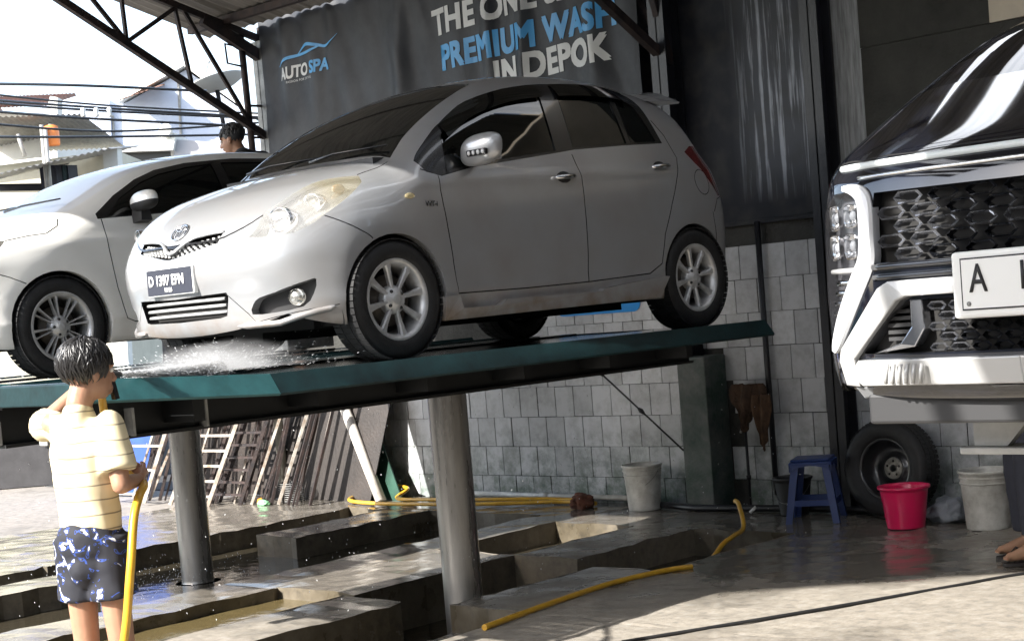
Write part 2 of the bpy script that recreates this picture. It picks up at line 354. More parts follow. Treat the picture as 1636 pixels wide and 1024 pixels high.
# ---------------------------------------------------------------- back wall
def wall_material(name, base, streak, amt, grime=(.05,.05,.045)):
    m = bpy.data.materials.new(name); m.use_nodes = True
    n = m.node_tree.nodes; l = m.node_tree.links; b = n['Principled BSDF']
    g = n.new('ShaderNodeNewGeometry'); mp = n.new('ShaderNodeMapping'); mp.inputs['Scale'].default_value = (14, 1, .55); l.new(g.outputs['Position'], mp.inputs[0])
    t = n.new('ShaderNodeTexNoise'); t.inputs['Scale'].default_value = 1.6; t.inputs['Detail'].default_value = 7; t.inputs['Roughness'].default_value = .6; l.new(mp.outputs[0], t.inputs['Vector'])
    sx = n.new('ShaderNodeSeparateXYZ'); l.new(g.outputs['Position'], sx.inputs[0])
    r = n.new('ShaderNodeMapRange'); r.inputs['From Min'].default_value = .49; r.inputs['From Max'].default_value = .60; l.new(t.outputs['Fac'], r.inputs[0])
    x = n.new('ShaderNodeMapRange'); x.inputs['From Min'].default_value = -7.15; x.inputs['From Max'].default_value = -6.9; l.new(sx.outputs['X'], x.inputs[0])
    x2 = n.new('ShaderNodeMapRange'); x2.inputs['From Min'].default_value = 2.25; x2.inputs['From Max'].default_value = 2.5; l.new(sx.outputs['Z'], x2.inputs[0])
    mu = n.new('ShaderNodeMath'); mu.operation = 'MULTIPLY'; l.new(r.outputs[0], mu.inputs[0]); l.new(x.outputs[0], mu.inputs[1])
    mu3 = n.new('ShaderNodeMath'); mu3.operation = 'MULTIPLY'; l.new(mu.outputs[0], mu3.inputs[0]); l.new(x2.outputs[0], mu3.inputs[1])
    mu2 = n.new('ShaderNodeMath'); mu2.operation = 'MULTIPLY'; mu2.inputs[1].default_value = amt; l.new(mu3.outputs[0], mu2.inputs[0])
    wash = n.new('ShaderNodeMath'); wash.operation = 'MULTIPLY'; wash.inputs[1].default_value = .16; l.new(x.outputs[0], wash.inputs[0])
    wz = n.new('ShaderNodeMath'); wz.operation = 'MULTIPLY'; l.new(wash.outputs[0], wz.inputs[0]); l.new(x2.outputs[0], wz.inputs[1])
    mxx = n.new('ShaderNodeMath'); mxx.operation = 'MAXIMUM'; l.new(mu2.outputs[0], mxx.inputs[0]); l.new(wz.outputs[0], mxx.inputs[1])
    mx = n.new('ShaderNodeMixRGB'); mx.inputs[1].default_value = (*base, 1); mx.inputs[2].default_value = (*streak, 1); l.new(mxx.outputs[0], mx.inputs[0])
    t2 = n.new('ShaderNodeTexNoise'); t2.inputs['Scale'].default_value = 5; t2.inputs['Detail'].default_value = 9; l.new(g.outputs['Position'], t2.inputs['Vector'])
    r2 = n.new('ShaderNodeMapRange'); r2.inputs['From Min'].default_value = .45; r2.inputs['From Max'].default_value = .75; r2.inputs['To Max'].default_value = .6; l.new(t2.outputs['Fac'], r2.inputs[0])
    m2 = n.new('ShaderNodeMixRGB'); l.new(r2.outputs[0], m2.inputs[0]); l.new(mx.outputs[0], m2.inputs[1]); m2.inputs[2].default_value = (*grime, 1)
    l.new(m2.outputs[0], b.inputs['Base Color']); b.inputs['Roughness'].default_value = .55; b.inputs['Specular IOR Level'].default_value = .18
    bp = n.new('ShaderNodeBump'); bp.inputs['Strength'].default_value = .35; bp.inputs['Distance'].default_value = .01; l.new(t2.outputs['Fac'], bp.inputs['Height']); l.new(bp.outputs[0], b.inputs['Normal'])
    return m
MT['wall_dark'] = wall_material('dark_wall_paint', (.012, .013, .018), (.36, .38, .42), .9)
MT['wall_right'] = mat('olive_wall', (.04, .039, .033), .65, spec=.2, var=.5, vscale=2.5, bump=.3)
MT['wall_pale'] = mat('pale_wall', (.30, .31, .32), .55, var=.6, vscale=4, bump=.3, stretch=(9, 1, .7))
MT['mortar'] = mat('mortar', (.055, .055, .05), .9, var=.5, bump=.5)
def tile_material():
    m = bpy.data.materials.new('old_white_tile'); m.use_nodes = True
    n = m.node_tree.nodes; l = m.node_tree.links; b = n['Principled BSDF']
    g = n.new('ShaderNodeNewGeometry'); oi = n.new('ShaderNodeObjectInfo'); sx = n.new('ShaderNodeSeparateXYZ'); l.new(g.outputs['Position'], sx.inputs[0])
    t = n.new('ShaderNodeTexNoise'); t.inputs['Scale'].default_value = 5; t.inputs['Detail'].default_value = 10; t.inputs['Roughness'].default_value = .72; l.new(g.outputs['Position'], t.inputs['Vector'])
    v = n.new('ShaderNodeMapRange'); v.inputs['To Min'].default_value = .72; v.inputs['To Max'].default_value = 1.0; l.new(oi.outputs['Random'], v.inputs[0])
    base = n.new('ShaderNodeMixRGB'); base.blend_type = 'MULTIPLY'; base.inputs[0].default_value = 1; base.inputs[1].default_value = (.53, .545, .56, 1); l.new(v.outputs[0], base.inputs[2])
    gr = n.new('ShaderNodeMapRange'); gr.inputs['From Min'].default_value = .45; gr.inputs['From Max'].default_value = .72; gr.inputs['To Max'].default_value = .65; l.new(t.outputs['Fac'], gr.inputs[0])
    m1 = n.new('ShaderNodeMixRGB'); l.new(gr.outputs[0], m1.inputs[0]); l.new(base.outputs[0], m1.inputs[1]); m1.inputs[2].default_value = (.17, .165, .15, 1)
    # moss creeping up from the wet foot of the wall
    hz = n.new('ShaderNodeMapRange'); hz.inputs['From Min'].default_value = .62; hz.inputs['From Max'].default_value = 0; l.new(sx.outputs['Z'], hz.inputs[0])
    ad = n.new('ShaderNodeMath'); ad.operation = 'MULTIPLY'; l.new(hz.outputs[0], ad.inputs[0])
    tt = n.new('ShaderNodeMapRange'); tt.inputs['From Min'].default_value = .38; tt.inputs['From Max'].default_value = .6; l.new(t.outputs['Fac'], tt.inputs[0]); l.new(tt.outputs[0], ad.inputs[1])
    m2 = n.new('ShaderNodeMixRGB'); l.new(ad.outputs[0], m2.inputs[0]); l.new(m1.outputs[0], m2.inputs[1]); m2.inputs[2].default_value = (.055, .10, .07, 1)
    l.new(m2.outputs[0], b.inputs['Base Color'])
    ro = n.new('ShaderNodeMapRange'); ro.inputs['To Min'].default_value = .16; ro.inputs['To Max'].default_value = .6; l.new(t.outputs['Fac'], ro.inputs[0]); l.new(ro.outputs[0], b.inputs['Roughness'])
    return m
MT['tile'] = tile_material()
MT['moss'] = mat('mossy_concrete', (.10, .105, .10), .6, var=.8, vscale=5, col2=(.012, .035, .026), bump=.4)
MT['steel_black'] = mat('black_steel', (.014, .015, .02), .38, var=.5, vscale=6, bump=.1)
MT['steel_rust'] = mat('rusty_steel', (.055, .035, .03), .65, .2, var=.6, vscale=10, col2=(.016, .014, .016), bump=.2)
MT['steel_grey'] = mat('grey_steel', (.30, .30, .29), .5, .5, var=.5, vscale=9)

def build_wall():
    w = empty('tiled_wall', (-8.5, 10.0, 0), 'long back wall of old white tiles under dark painted panels', 'wall')
    def part(name, a, b_, m, bev=0): 
        q = MB(); o = (-8.5, 10.0, 0); q.box([p-r for p, r in zip(a, o)], [p-r for p, r in zip(b_, o)], 0, bev); return q.build(name, m, w)
    part('wall_core', (-12.45, 10.0, -.3), (3.0, 10.25, 4.35), MT['mortar'])
    part('painted_panel', (-7.56, 9.985, 2.135), (-6.38, 9.999, 5.2), MT['wall_dark'])
    part('painted_panel', (-12.4, 9.985, 2.135), (-7.70, 9.999, 3.6), MT['wall_dark'])
    part('painted_panel', (-6.24, 9.985, 2.135), (-6.02, 9.999, 5.2), MT['wall_pale'])
    part('painted_panel', (-6.018, 9.98, 2.135), (3.0, 9.999, 3.22), MT['wall_right'])
    part('painted_panel', (-6.018, 9.975, 3.223), (-5.05, 9.999, 5.2), MT['wall_right'])
    part('painted_panel', (-5.048, 9.97, 3.223), (3.0, 9.999, 5.2), mat('beige_wall', (.46, .40, .31), .7, var=.2))
    part('ledge', (-7.54, 9.955, 2.105), (-6.4, 9.998, 2.132), MT['wall_dark'])
    rnd = random.Random(5)
    tm = MB(); tm.box((-.0985, -.009, -.1235), (.0985, 0, .1235), 0, .003); me = tm.mesh('tile', MT['tile'])
    rows = [(.205-.25+.25*k, k) for k in range(9)]
    n = 0
    for zc, k in rows:
        off = [0, .07, .0, .12, .05, .10, .0, .06, .02][k]
        for i in range(36):
            xc = -11.6+.203*i+off
            if -7.74 < xc-.1 < -7.40 and zc < 1.2: continue
            if xc < -9.3 and zc > .98: continue
            if xc > -4.9 or n > 298: continue
            if -6.30 < xc < -4.5 and zc > 1.2: continue
            zz = zc+.125 if k else zc+.125
            if zz+.125 > 2.13: continue
            o = link_mesh('tile', me, w); o.location = (xc+8.5+rnd.uniform(-.0015, .0015), -.0005+rnd.uniform(-.0012, .0008), zz+rnd.uniform(-.0015, .0015)); o.rotation_euler = (rnd.uniform(-.006, .006), rnd.uniform(-.004, .004), rnd.uniform(-.006, .006)); n += 1
    # plain tiled stretch outside the counted ones
    return w
build_wall()
def column(name, x0, x1, y0, y1, z0, z1, label, m=None):
    b = MB(); d = (x1-x0)
    b.box((-d/2, -(y1-y0)/2, z0), (d/2, -(y1-y0)/2+.012, z1)); b.box((-d/2, (y1-y0)/2-.012, z0), (d/2, (y1-y0)/2, z1)); b.box((-.006, -(y1-y0)/2, z0), (.006, (y1-y0)/2, z1))
    o = b.build(name, m or MT['steel_black'], None, ((x0+x1)/2, (y0+y1)/2, 0)); return tag(o, label, 'column')
column('steel_column', -7.70, -7.555, 9.78, 9.97, 1.16, 5.0, 'black steel column on a mossy concrete pier beside the banner')
column('steel_column', -6.38, -6.24, 9.80, 9.968, 0, 5.0, 'tall black steel column between the streaked panel and the black car')
b = MB(); b.box((-.13, -.13, 0), (.13, .14, 1.16), 0, .01); tag(b.build('concrete_pier', MT['moss'], None, (-7.50, 9.85, 0)), 'dark mossy concrete pier standing in front of the tiled wall', 'pier')
b = MB(); b.tube([(0, 0, .1), (0, 0, 2.12)], .022, 10); o = b.build('drain_pipe', MT['steel_black'], None, (-6.965, 9.95, 0)); tag(o, 'thin dark vertical pipe running down the tiled wall', 'pipe')
b = MB(); b.box((-.36, -.008, -.07), (.36, .0, .07), 0, .0)
def sticker():
    r = empty('wall_sticker', (-8.55, 9.985, 1.60), 'blue rounded sign strip on the tiles seen beneath the silver car', 'sign')
    q = MB(); pts = [(-.40+.07*(1-math.cos(t)), .072*math.sin(t)) if False else None for t in (0,)]
    poly = []
    for k in range(13): t = -math.pi/2+math.pi*k/12; poly.append((.33+.07*math.cos(t), .07*math.sin(t)))
    for k in range(13): t = math.pi/2+math.pi*k/12; poly.append((-.42+.07*math.cos(t), .07*math.sin(t)))
    q.prism(poly, lambda p: (p[0], -.004, p[1]), lambda p: (p[0], 0, p[1])); q.build('sign_face', mat('sign_blue', (.02, .24, .62), .35), r)
    text_obj('sign_lettering', 'Depok', .085, MT['white_char'], r, frame((.04, -.0045, .012), (1,0,0), (0,0,1), (0,-1,0)), bold=.001, thick=.001)
sticker()

# ---------------------------------------------------------------- canopy over the wash lifts
MT['sheet'] = mat('zinc_sheet', (.30, .28, .25), .55, .25, var=.5, vscale=3, stretch=(6, .6, 1))
def zc(y): return 4.47+.27*(9.64-y)
def canopy():
    r = empty('canopy_roof', (-9.3, 9.7, 4.3), 'corrugated metal canopy roof on trusses over the wash lifts', 'roof')
    o0 = Vector((-9.3, 9.7, 4.3)); L = lambda x, y, z: Vector((x, y, z))-o0
    xs = np.arange(-13.08, -5.24, .035); v = []; f = []
    ys = [2.3, 4.7, 7.2, 9.74]
    for i, x in enumerate(xs):
        h = (0, .012, .018, .012)[i % 4]
        for y in ys: v.append(L(x, y, zc(y)+h+.05))
    n = len(ys)
    for i in range(len(xs)-1):
        for j in range(n-1): f.append((i*n+j, (i+1)*n+j, (i+1)*n+j+1, i*n+j+1))
    b = MB(); b.add(v, f, 0, False); b.build('roof_sheet', MT['sheet'], r)
    for y in (2.5, 3.9, 5.3, 6.7, 8.1, 9.45):
        p = MB(); p.bar(L(-13.0, y, zc(y)+.012), L(-5.3, y, zc(y)+.012), .06, .07); p.build('purlin', MT['steel_rust'], r)
    for x in (-12.45, -7.64):
        p = MB(); p.bar(L(x, 9.95, zc(9.95)-.03), L(x, 2.5, zc(2.5)-.03), .05, .06); p.build('rafter', MT['steel_rust'], r)
        p = MB(); p.bar(L(x, 9.93, 4.17), L(x, 9.20, zc(9.2)-.06), .07, .10); p.build('knee_brace', MT['steel_rust'], r)
        # brace cantilevered from the column foot
        p = MB(); q0 = (x, 9.93, 3.40); q1 = (x, 7.2, 4.88)
        if x > -10: q0 = (x, 9.93, 3.38); q1 = (x, 8.4, 4.25)
        p.bar(L(*q0), L(*q1), .06, .065); p.build('brace', MT['steel_rust'], r)
        if x < -10:
            for (ya, za, yb) in ((8.36, 4.27, 7.75), (8.36, 4.27, 8.34), (8.36, 4.27, 8.95), (9.02, 3.90, 8.90), (9.66, 3.56, 8.98)):
                p = MB(); p.bar(L(x, ya, za), L(x, yb, zc(yb)-.02), .028, .035); p.build('web_member', MT['steel_rust'], r)
        else:
            p = MB(); p.bar(L(x+.02, 9.90, 3.42), L(x+.02, 9.65, 4.2), .05); p.build('web_member', MT['steel_rust'], r)
            p = MB(); p.bar(L(x-.35, 9.85, 4.3), L(x-.02, 9.88, 3.5), .045); p.build('web_member', MT['steel_rust'], r)
    p = MB(); p.box(L(-11.95, 2.285, 4.56), L(-5.25, 2.298, 6.55)); p.build('shade_sheet', MT['sheet'], r)  # unseen sheet, added to keep the sun off the wall and floor behind
    p = MB(); p.bar(L(-12.45, 9.86, 4.43), L(-5.8, 9.86, 4.43), .08, .12); p.build('eave_beam', MT['steel_rust'], r)
canopy()
column('steel_column', -12.52, -12.38, 9.8, 9.96, 0, 4.36, 'grey steel column at the left end of the banner', MT['steel_grey'])
def post():
    r = empty('pipe_post', (-12.47, 9.62, 1.4), 'slim rusty pipe post with rungs left of the banner column', 'post')
    p = MB(); p.tube([(0, .04, 1.86), (-.0, .02, 3.05)], .032, 10); p.build('upper_pipe', MT['steel_rust'], r)
    p = MB(); p.tube([(0, .05, -1.4), (0, .04, 1.87)], .045, 12); p.build('lower_pipe', mat('weathered_pipe', (.42, .41, .36), .6, var=.5, vscale=8), r)
    for z in (2.05, 2.35): 
        p = MB(); p.tube([(0, .03, z), (.02, .25, z)], .012, 8); p.build('rung', MT['steel_rust'], r)
    p = MB()
    q = [(0,0,2.72),(0,-.16,2.74),(0,-.17,2.92),(0,-.02,2.90)]
    p.tube(q, .011, 6); p.build('bracket', MT['steel_rust'], r)
post()

# ---------------------------------------------------------------- roof of the next bay (right), with clear skylight strips
def translucent(name, col, mixf):
    m = bpy.data.materials.new(name); m.use_nodes = True; n = m.node_tree.nodes; l = m.node_tree.links
    t = n.new('ShaderNodeBsdfTranslucent'); t.inputs[0].default_value = (*col, 1); mx = n.new('ShaderNodeMixShader'); mx.inputs[0].default_value = mixf
    l.new(n['Principled BSDF'].outputs[0], mx.inputs[1]); l.new(t.outputs[0], mx.inputs[2]); l.new(mx.outputs[0], n['Material Output'].inputs[0])
    n['Principled BSDF'].inputs['Base Color'].default_value = (*col, 1); n['Principled BSDF'].inputs['Roughness'].default_value = .4
    return m
MT['skylight'] = translucent('clear_sheet', (.88, .9, .92), .8)
def bay_roof():
    r = empty('bay_roof', (-1.0, 5.0, 5.0), 'flat metal roof over the right bay with pale skylight strips', 'roof')
    o0 = Vector((-1.0, 5.0, 5.0))
    edge = lambda x: (-.75+.846*(x+6.8)) if x < -3.74 else (-5.5 if x < -3.64 else 1.9 if x < -3.47 else -5.5)  # unseen front edge, stepped to throw shade on the floor and black car
    x = -6.8; k = 0; brk = [-6.4, -6.1, -5.6, -5.3, -4.8, -4.5, -3.741, -3.639, -3.471]
    while x < 5.5:
        w = .62 if k % 3 else .34
        xa, xb = x, (brk[k] if k < len(brk) else min(x+w, 5.6))
        b = MB(); zz = 0.0
        pts = []
        n = 5
        v = []; f = []
        for i in range(n+1):
            xx = xa+(xb-xa)*i/n; h = .02*(i % 2)
            for y in (edge(xx), 9.95): v.append(Vector((xx, y, 5.0+h))-o0)
        for i in range(n): f.append((i*2, i*2+2, i*2+3, i*2+1))
        b.add(v, f, 0)
        if (k in (1, 3, 5) or (k > 8 and k % 3 == 0)): b.build('skylight_sheet', MT['skylight'], r)
        else: b.build('roof_sheet', MT['sheet'], r)
        x = xb+.001; k += 1
    for y in np.arange(.6, 9.8, .36):
        p = MB(); p.bar(Vector((-5.15 if y < 7 else -4.0, y, 4.95))-o0, Vector((5.5, y, 4.95))-o0, .035, .05); p.build('purlin', MT['steel_rust'], r)
    for x in (-3.4, .6): 
        p = MB(); p.bar(Vector((x, .7, 4.84))-o0, Vector((x, 9.9, 4.84))-o0, .09, .14); p.build('rafter', MT['steel_rust'], r)
bay_roof()
def opposite():
    r = empty('opposite_building', (-8, -12, -.42), 'long plain building across the street behind the viewer', 'building')  # unseen far side of the street, added to hold back sky light
    b = MB(); b.box((-22, -6, 0), (22, 0, 5.6)); b.build('wall', mat('opposite_wall', (.20, .18, .15), .8, var=.3, vscale=.6), r)
    b = MB(); b.box((-22.3, -6.3, 5.6), (22.3, .5, 5.8)); b.build('roof', MT['sheet'], r)
    for k in range(9):
        b = MB(); b.box((-20+4.8*k, .01, 3.6), (-18+4.8*k, .06, 5.0)); b.build('window', MT['tint'], r)
        b = MB(); b.box((-20.5+4.8*k, .01, 2.9), (-17.5+4.8*k, 1.1, 3.0)); b.build('awning', mat('green_awning', (.03, .16, .09), .7) if k % 2 else mat('cream_awning', (.5, .45, .35), .7), r)
opposite()
def side_wall():
    r = empty('side_wall', (3.4, 2.0, 0), 'plain rendered wall closing the bay on the right', 'wall')
    b = MB(); b.box((0, -7.6, -.02), (.2, 7.98, 5.1)); b.build('wall_core', mat('grey_render', (.16, .155, .145), .8, var=.4, vscale=2), r)
side_wall()
# ================================================================ car lifts
MT['teal'] = mat('teal_deck_paint', (.008, .032, .036), .42, var=.6, vscale=5, coat=.0, spec=.3, bump=.05)
MT['teal_sunlit'] = mat('sunlit_teal_paint', (.035, .14, .15), .4, var=.4, vscale=6, spec=.4, bump=.05)  # same deck paint, brighter: sunlight on the flap rim put into the colour
MT['deck_dark'] = mat('wet_deck', (.05, .075, .085), .10, var=.6, vscale=5, rvar=.06, bump=.12, bscale=16)
MT['girder'] = mat('black_girder', (.010, .011, .012), .5, var=.4)
MT['piston'] = mat('oiled_piston', (.50, .48, .45), .30, .6, var=.7, vscale=4, stretch=(1, 1, .12), rvar=.12)
MT['beam_end'] = mat('sunlit_beam_end', (.45, .45, .43), .5, .2, var=.5, vscale=12)  # pale tone paints in the sunlight on the ends of the dark beams
def lift(x, y0, y1, ztop, label, hw=1.15, py=None, base=-.36, stiff=False):
    cy = (y0+y1)/2 if py is None else py
    r = empty('car_lift', (x, cy, base), label, 'car lift', 'hydraulic wash lifts')
    L = lambda a, b, c: (a, b-cy, c-base)
    # deck : plate with raised wheel tracks and a folded rim
    d = MB(); d.box(L(-hw+.07, y0+.53, ztop-.03), L(hw-.07, y1-.03, ztop-.012)); d.box(L(-.42, y0+.03, ztop-.03), L(.42, y0+.529, ztop-.012)); d.build('deck_plate', MT['deck_dark'], r)
    for s in (-1, 1):
        t = MB(); t.box(L(s*.42, y0+.53, ztop-.012), L(s*(hw-.085), y1-.05, ztop), 0, .004); t.build('wheel_track', MT['deck_dark'], r)
        ys = y0+1.0; fl = lambda y: .062*max(0, (ys-y)/(ys-y0))     # front flap, tipped up a little
        for k in range(5):      # slotted run-on at the front end
            t = MB(); ya = y0+.05+.098*k; z_ = fl(ya); t.box(L(s*.42, ya, ztop-.028+z_), L(s*(hw-.085), ya+.048, ztop+z_), 0, .004); t.build('grate_bar', MT['deck_dark'], r)
        # folded rim sloping outwards
        q = [(hw-.075, ztop+.008), (hw-.062, ztop+.010), (hw+.004, ztop-.080), (hw-.004, ztop-.090), (hw-.016, ztop-.087), (hw-.075, ztop-.012)]
        e = MB(); e.prism(q, lambda p: L(s*p[0], ys+.004, p[1]), lambda p: L(s*p[0], y1, p[1])); e.build('side_rim', MT['teal'], r)
        e = MB(); e.prism(q, lambda p: L(s*p[0], y0, p[1]+fl(y0)), lambda p: L(s*p[0], ys, p[1])); e.build('flap_rim', MT['teal_sunlit'], r)
    for y, yy in ((y0, y0+.045), (y1-.045, y1)):
        e = MB(); e.box(L(-hw+.077, y, ztop-.095+(.062 if y == y0 else 0)), L(hw-.077, yy, ztop-.005+(.062 if y == y0 else 0)), 0, .006); e.build('end_rim', MT['teal'], r)
    for s in (-.7, -.28, .28, .7):
        g = MB(); yb = y0+.10; g.box(L(s-.012, yb, ztop-.21), L(s+.012, y1-.3, ztop-.031)); g.box(L(s-.045, yb+.002, ztop-.22), L(s+.045, y1-.3, ztop-.205)); g.box(L(s-.045, yb+.002, ztop-.05), L(s+.045, y1-.3, ztop-.034)); g.build('girder', MT['girder'], r)
        c = MB(); c.box(L(s-.035, yb-.03, ztop-.205), L(s+.03, yb-.002, ztop-.10), 0, .004); c.build('girder_end', MT['beam_end'], r)
    if stiff:
        for yq in (3.97, 4.36):
            c = MB(); c.box(L(.712, yq, ztop-.21), L(.775, yq+.012, ztop-.085)); c.build('stiffener', MT['beam_end'], r)
    for yq in np.linspace(y0+.7, y1-.6, 6):
        g = MB(); g.box(L(-.95, yq-.03, ztop-.17), L(.95, yq+.03, ztop-.055)); g.build('cross_member', MT['girder'], r)
    h = MB(); h.box(L(-.24, cy-.24, ztop-.246), L(.24, cy+.24, ztop-.221)); h.build('head_plate', MT['girder'], r)
    p = MB(); p.lathe([(.001, 0), (.128, 0), (.128, .0), (.117, .05), (.1155, .06), (.1155, ztop-.246-base)], 40); p.build('piston', MT['piston'], r)
    c = MB(); c.lathe([(.119, 0), (.165, 0), (.165, .035), (.119, .035)], 40); c.build('cylinder_collar', MT['girder'], r)
    return r
lift(-6.92, 3.50, 8.34, 1.43, 'middle car lift on one steel piston carrying the silver hatchback', py=6.62, stiff=True)
lift(-9.95, 3.88, 8.75, 1.43, 'car lift further left carrying the white minivan', hw=1.2, py=6.85, base=-.2)

def side_lift():
    x0, x1, y0, y1, zt = -2.87, -1.6, 5.02, 9.4, 1.215
    r = empty('car_lift', (-2.28, 7.2, 0), 'pale grey lift beam and bracket under the nose of the black car', 'car lift', 'hydraulic wash lifts'); L = lambda a, b, c: (a+2.28, b-7.2, c)
    m = mat('pale_lift_steel', (.50, .49, .46), .5, .1, var=.3, vscale=6)
    b = MB(); b.box(L(x0, y0, zt-.075), L(x1, y0+.05, zt), 0, .005); b.build('front_rim', m, r)
    b = MB(); b.box(L(x0, y0+.052, zt-.03), L(x1, y1, zt-.004)); b.build('deck_plate', MT['girder'], r)
    for x in (x0+.15, x1-.15): b = MB(); b.box(L(x-.03, y0+.4, zt-.16), L(x+.03, y1, zt-.031)); b.build('girder', MT['girder'], r)
    b = MB(); q = [(-2.70, zt-.077), (-2.50, zt-.077), (-2.58, zt-.165), (-2.70, zt-.165)]
    b.prism(q, lambda p: L(p[0], y0+.01, p[1]), lambda p: L(p[0], y0+.05, p[1])); b.build('gusset', m, r)
    b = MB(); b.box(L(-2.74, y0-.02, zt-.19), L(-1.7, y0+.12, zt-.167), 0, .004); b.build('step_plate', m, r)
    p = MB(); p.lathe([(.001, 0), (.115, 0), (.115, zt-.16)], 32, xf=Matrix.Translation((.1, 0, 0))); p.build('piston', MT['piston'], r)
side_lift()
# ================================================================ car bodies
# A body is the zero surface of a smooth function of (s along the car from the nose, x across, z up):
# side silhouette, plan bow and cross-section blended; the panels are cut out of that surface.
def smax(a, b, k):
    h = np.maximum(k - np.abs(a - b), 0) / k
    return np.maximum(a, b) + h*h*k*.25
_PW = {}
def pw(x, pts):
    """smooth curve through the points: monotone cubic, then slightly blurred so that reflections run clean"""
    k = id(pts)
    if k not in _PW:
        p = np.array(pts, float); X = p[:, 0]; Y = p[:, 1]
        d = np.diff(Y)/np.diff(X); m = np.zeros_like(Y)
        m[1:-1] = np.where(d[1:]*d[:-1] > 0, 2*d[1:]*d[:-1]/(d[1:]+d[:-1]+1e-12), 0); m[0] = d[0]; m[-1] = d[-1]
        sg = .045 if X[-1]-X[0] > 2.5 else .028
        g = np.arange(X[0]-.3, X[-1]+.3, .002); xc = np.clip(g, X[0], X[-1]); i = np.clip(np.searchsorted(X, xc, side='right')-1, 0, len(X)-2)
        h = X[i+1]-X[i]; t = (xc-X[i])/h
        y = (2*t**3-3*t*t+1)*Y[i]+(t**3-2*t*t+t)*h*m[i]+(-2*t**3+3*t*t)*Y[i+1]+(t**3-t*t)*h*m[i+1]
        y = y+np.where(g < X[0], (g-X[0])*d[0], 0)+np.where(g > X[-1], (g-X[-1])*d[-1], 0)
        n = int(sg*3/.002); w = np.exp(-.5*(np.arange(-n, n+1)*.002/sg)**2); w /= w.sum()
        ys = np.convolve(np.pad(y, n, mode='edge'), w, 'valid')
        _PW[k] = (g, ys, pts)
    g, ys, _ = _PW[k]
    return np.interp(np.clip(x, pts[0][0], pts[-1][0]), g, ys)

def body_fn(P):
    def f(s, x, z):
        ax = np.abs(x)
        w = pw(z, P['WZ']) + pw(s, P['WS'])*np.clip((z-.1)/.4, 0.5, 1)
        for sc, zc in P['wheels']:
            r = np.hypot(s-sc, z-zc); w = w + P['flare']*np.exp(-((r-P['arch']-.035)/.10)**2)
        a = ax - w
        for (z0, sl, amp, wd) in P['creases']:
            a = a - amp*np.exp(-((z-(z0+sl*s))/wd)**2)
        t = z-(pw(s, P['ZT'])-P['crown']*ax**2*np.clip((s-.4)/1.2, .45, 1.0)-.25*ax**6)
        fr = pw(z, P['SF'])+P['bow'][0]*ax**2+P['bow'][1]*ax**6-s
        rr = s-(pw(z, P['SR'])-.10*ax**2-.35*ax**6)
        k = pw(s, P['K'])
        d = smax(a, t, k); d = smax(d, fr, P['kf']); d = smax(d, rr, .12)
        return smax(d, P['zb']-z, .05)
    return f

def fgrad(f, V, e=.004):
    g = np.zeros_like(V)
    for i in range(3):
        d = np.zeros(3); d[i] = e
        g[:, i] = f(*(V+d).T)-f(*(V-d).T)
    return g/(np.linalg.norm(g, axis=1)[:, None]+1e-9)

def half_shell(f, L, W, z0, z1, step, axis):
    """box grid of the left half thrown on to the zero surface, returns bmesh in (s, x, z)"""
    ns, nx, nz = int(L/step), int(W/step), int((z1-z0)/step)
    S = np.linspace(0, L, ns+1); Xg = np.linspace(0, W, nx+1); Zg = np.linspace(z0, z1, nz+1)
    idx = {}; T = []
    def vid(i, j, k):
        q = (i, j, k)
        if q not in idx: idx[q] = len(T); T.append((S[i], Xg[j], Zg[k]))
        return idx[q]
    F = []
    for i in range(ns):
        for k in range(nz): F.append((vid(i,nx,k), vid(i+1,nx,k), vid(i+1,nx,k+1), vid(i,nx,k+1)))
        for j in range(nx): F.append((vid(i,j,nz), vid(i,j+1,nz), vid(i+1,j+1,nz), vid(i+1,j,nz)))
    for j in range(nx):
        for k in range(nz):
            F.append((vid(0,j,k), vid(0,j+1,k), vid(0,j+1,k+1), vid(0,j,k+1)))
            F.append((vid(ns,j,k), vid(ns,j+1,k), vid(ns,j+1,k+1), vid(ns,j,k+1)))
    T = np.array(T); O = np.stack([np.clip(T[:, 0], axis[0], axis[1]), np.zeros(len(T)), np.full(len(T), axis[2])], 1)
    D = T-O; lo = np.zeros(len(T)); hi = np.full(len(T), 1.4)
    for _ in range(40):
        m = (lo+hi)/2; ins = f(*(O+D*m[:, None]).T) < 0
        lo = np.where(ins, m, lo); hi = np.where(ins, hi, m)
    V = O+D*lo[:, None]; V[T[:, 1] == 0, 1] = 0
    bm = bmesh.new(); vs = [bm.verts.new(v) for v in V]
    for q in F:
        try: bm.faces.new([vs[i] for i in q])
        except ValueError: pass
    bm.normal_update()
    for q in bm.faces:
        c = q.calc_center_median(); o = Vector((min(max(c[0], axis[0]), axis[1]), 0, axis[2]))
        if q.normal.dot(c-o) < 0: q.normal_flip()
    return bm

PJ = {'side': (0, 2, 1), 'front': (1, 2, 0), 'top': (0, 1, 2)}      # plane axes, projection axis

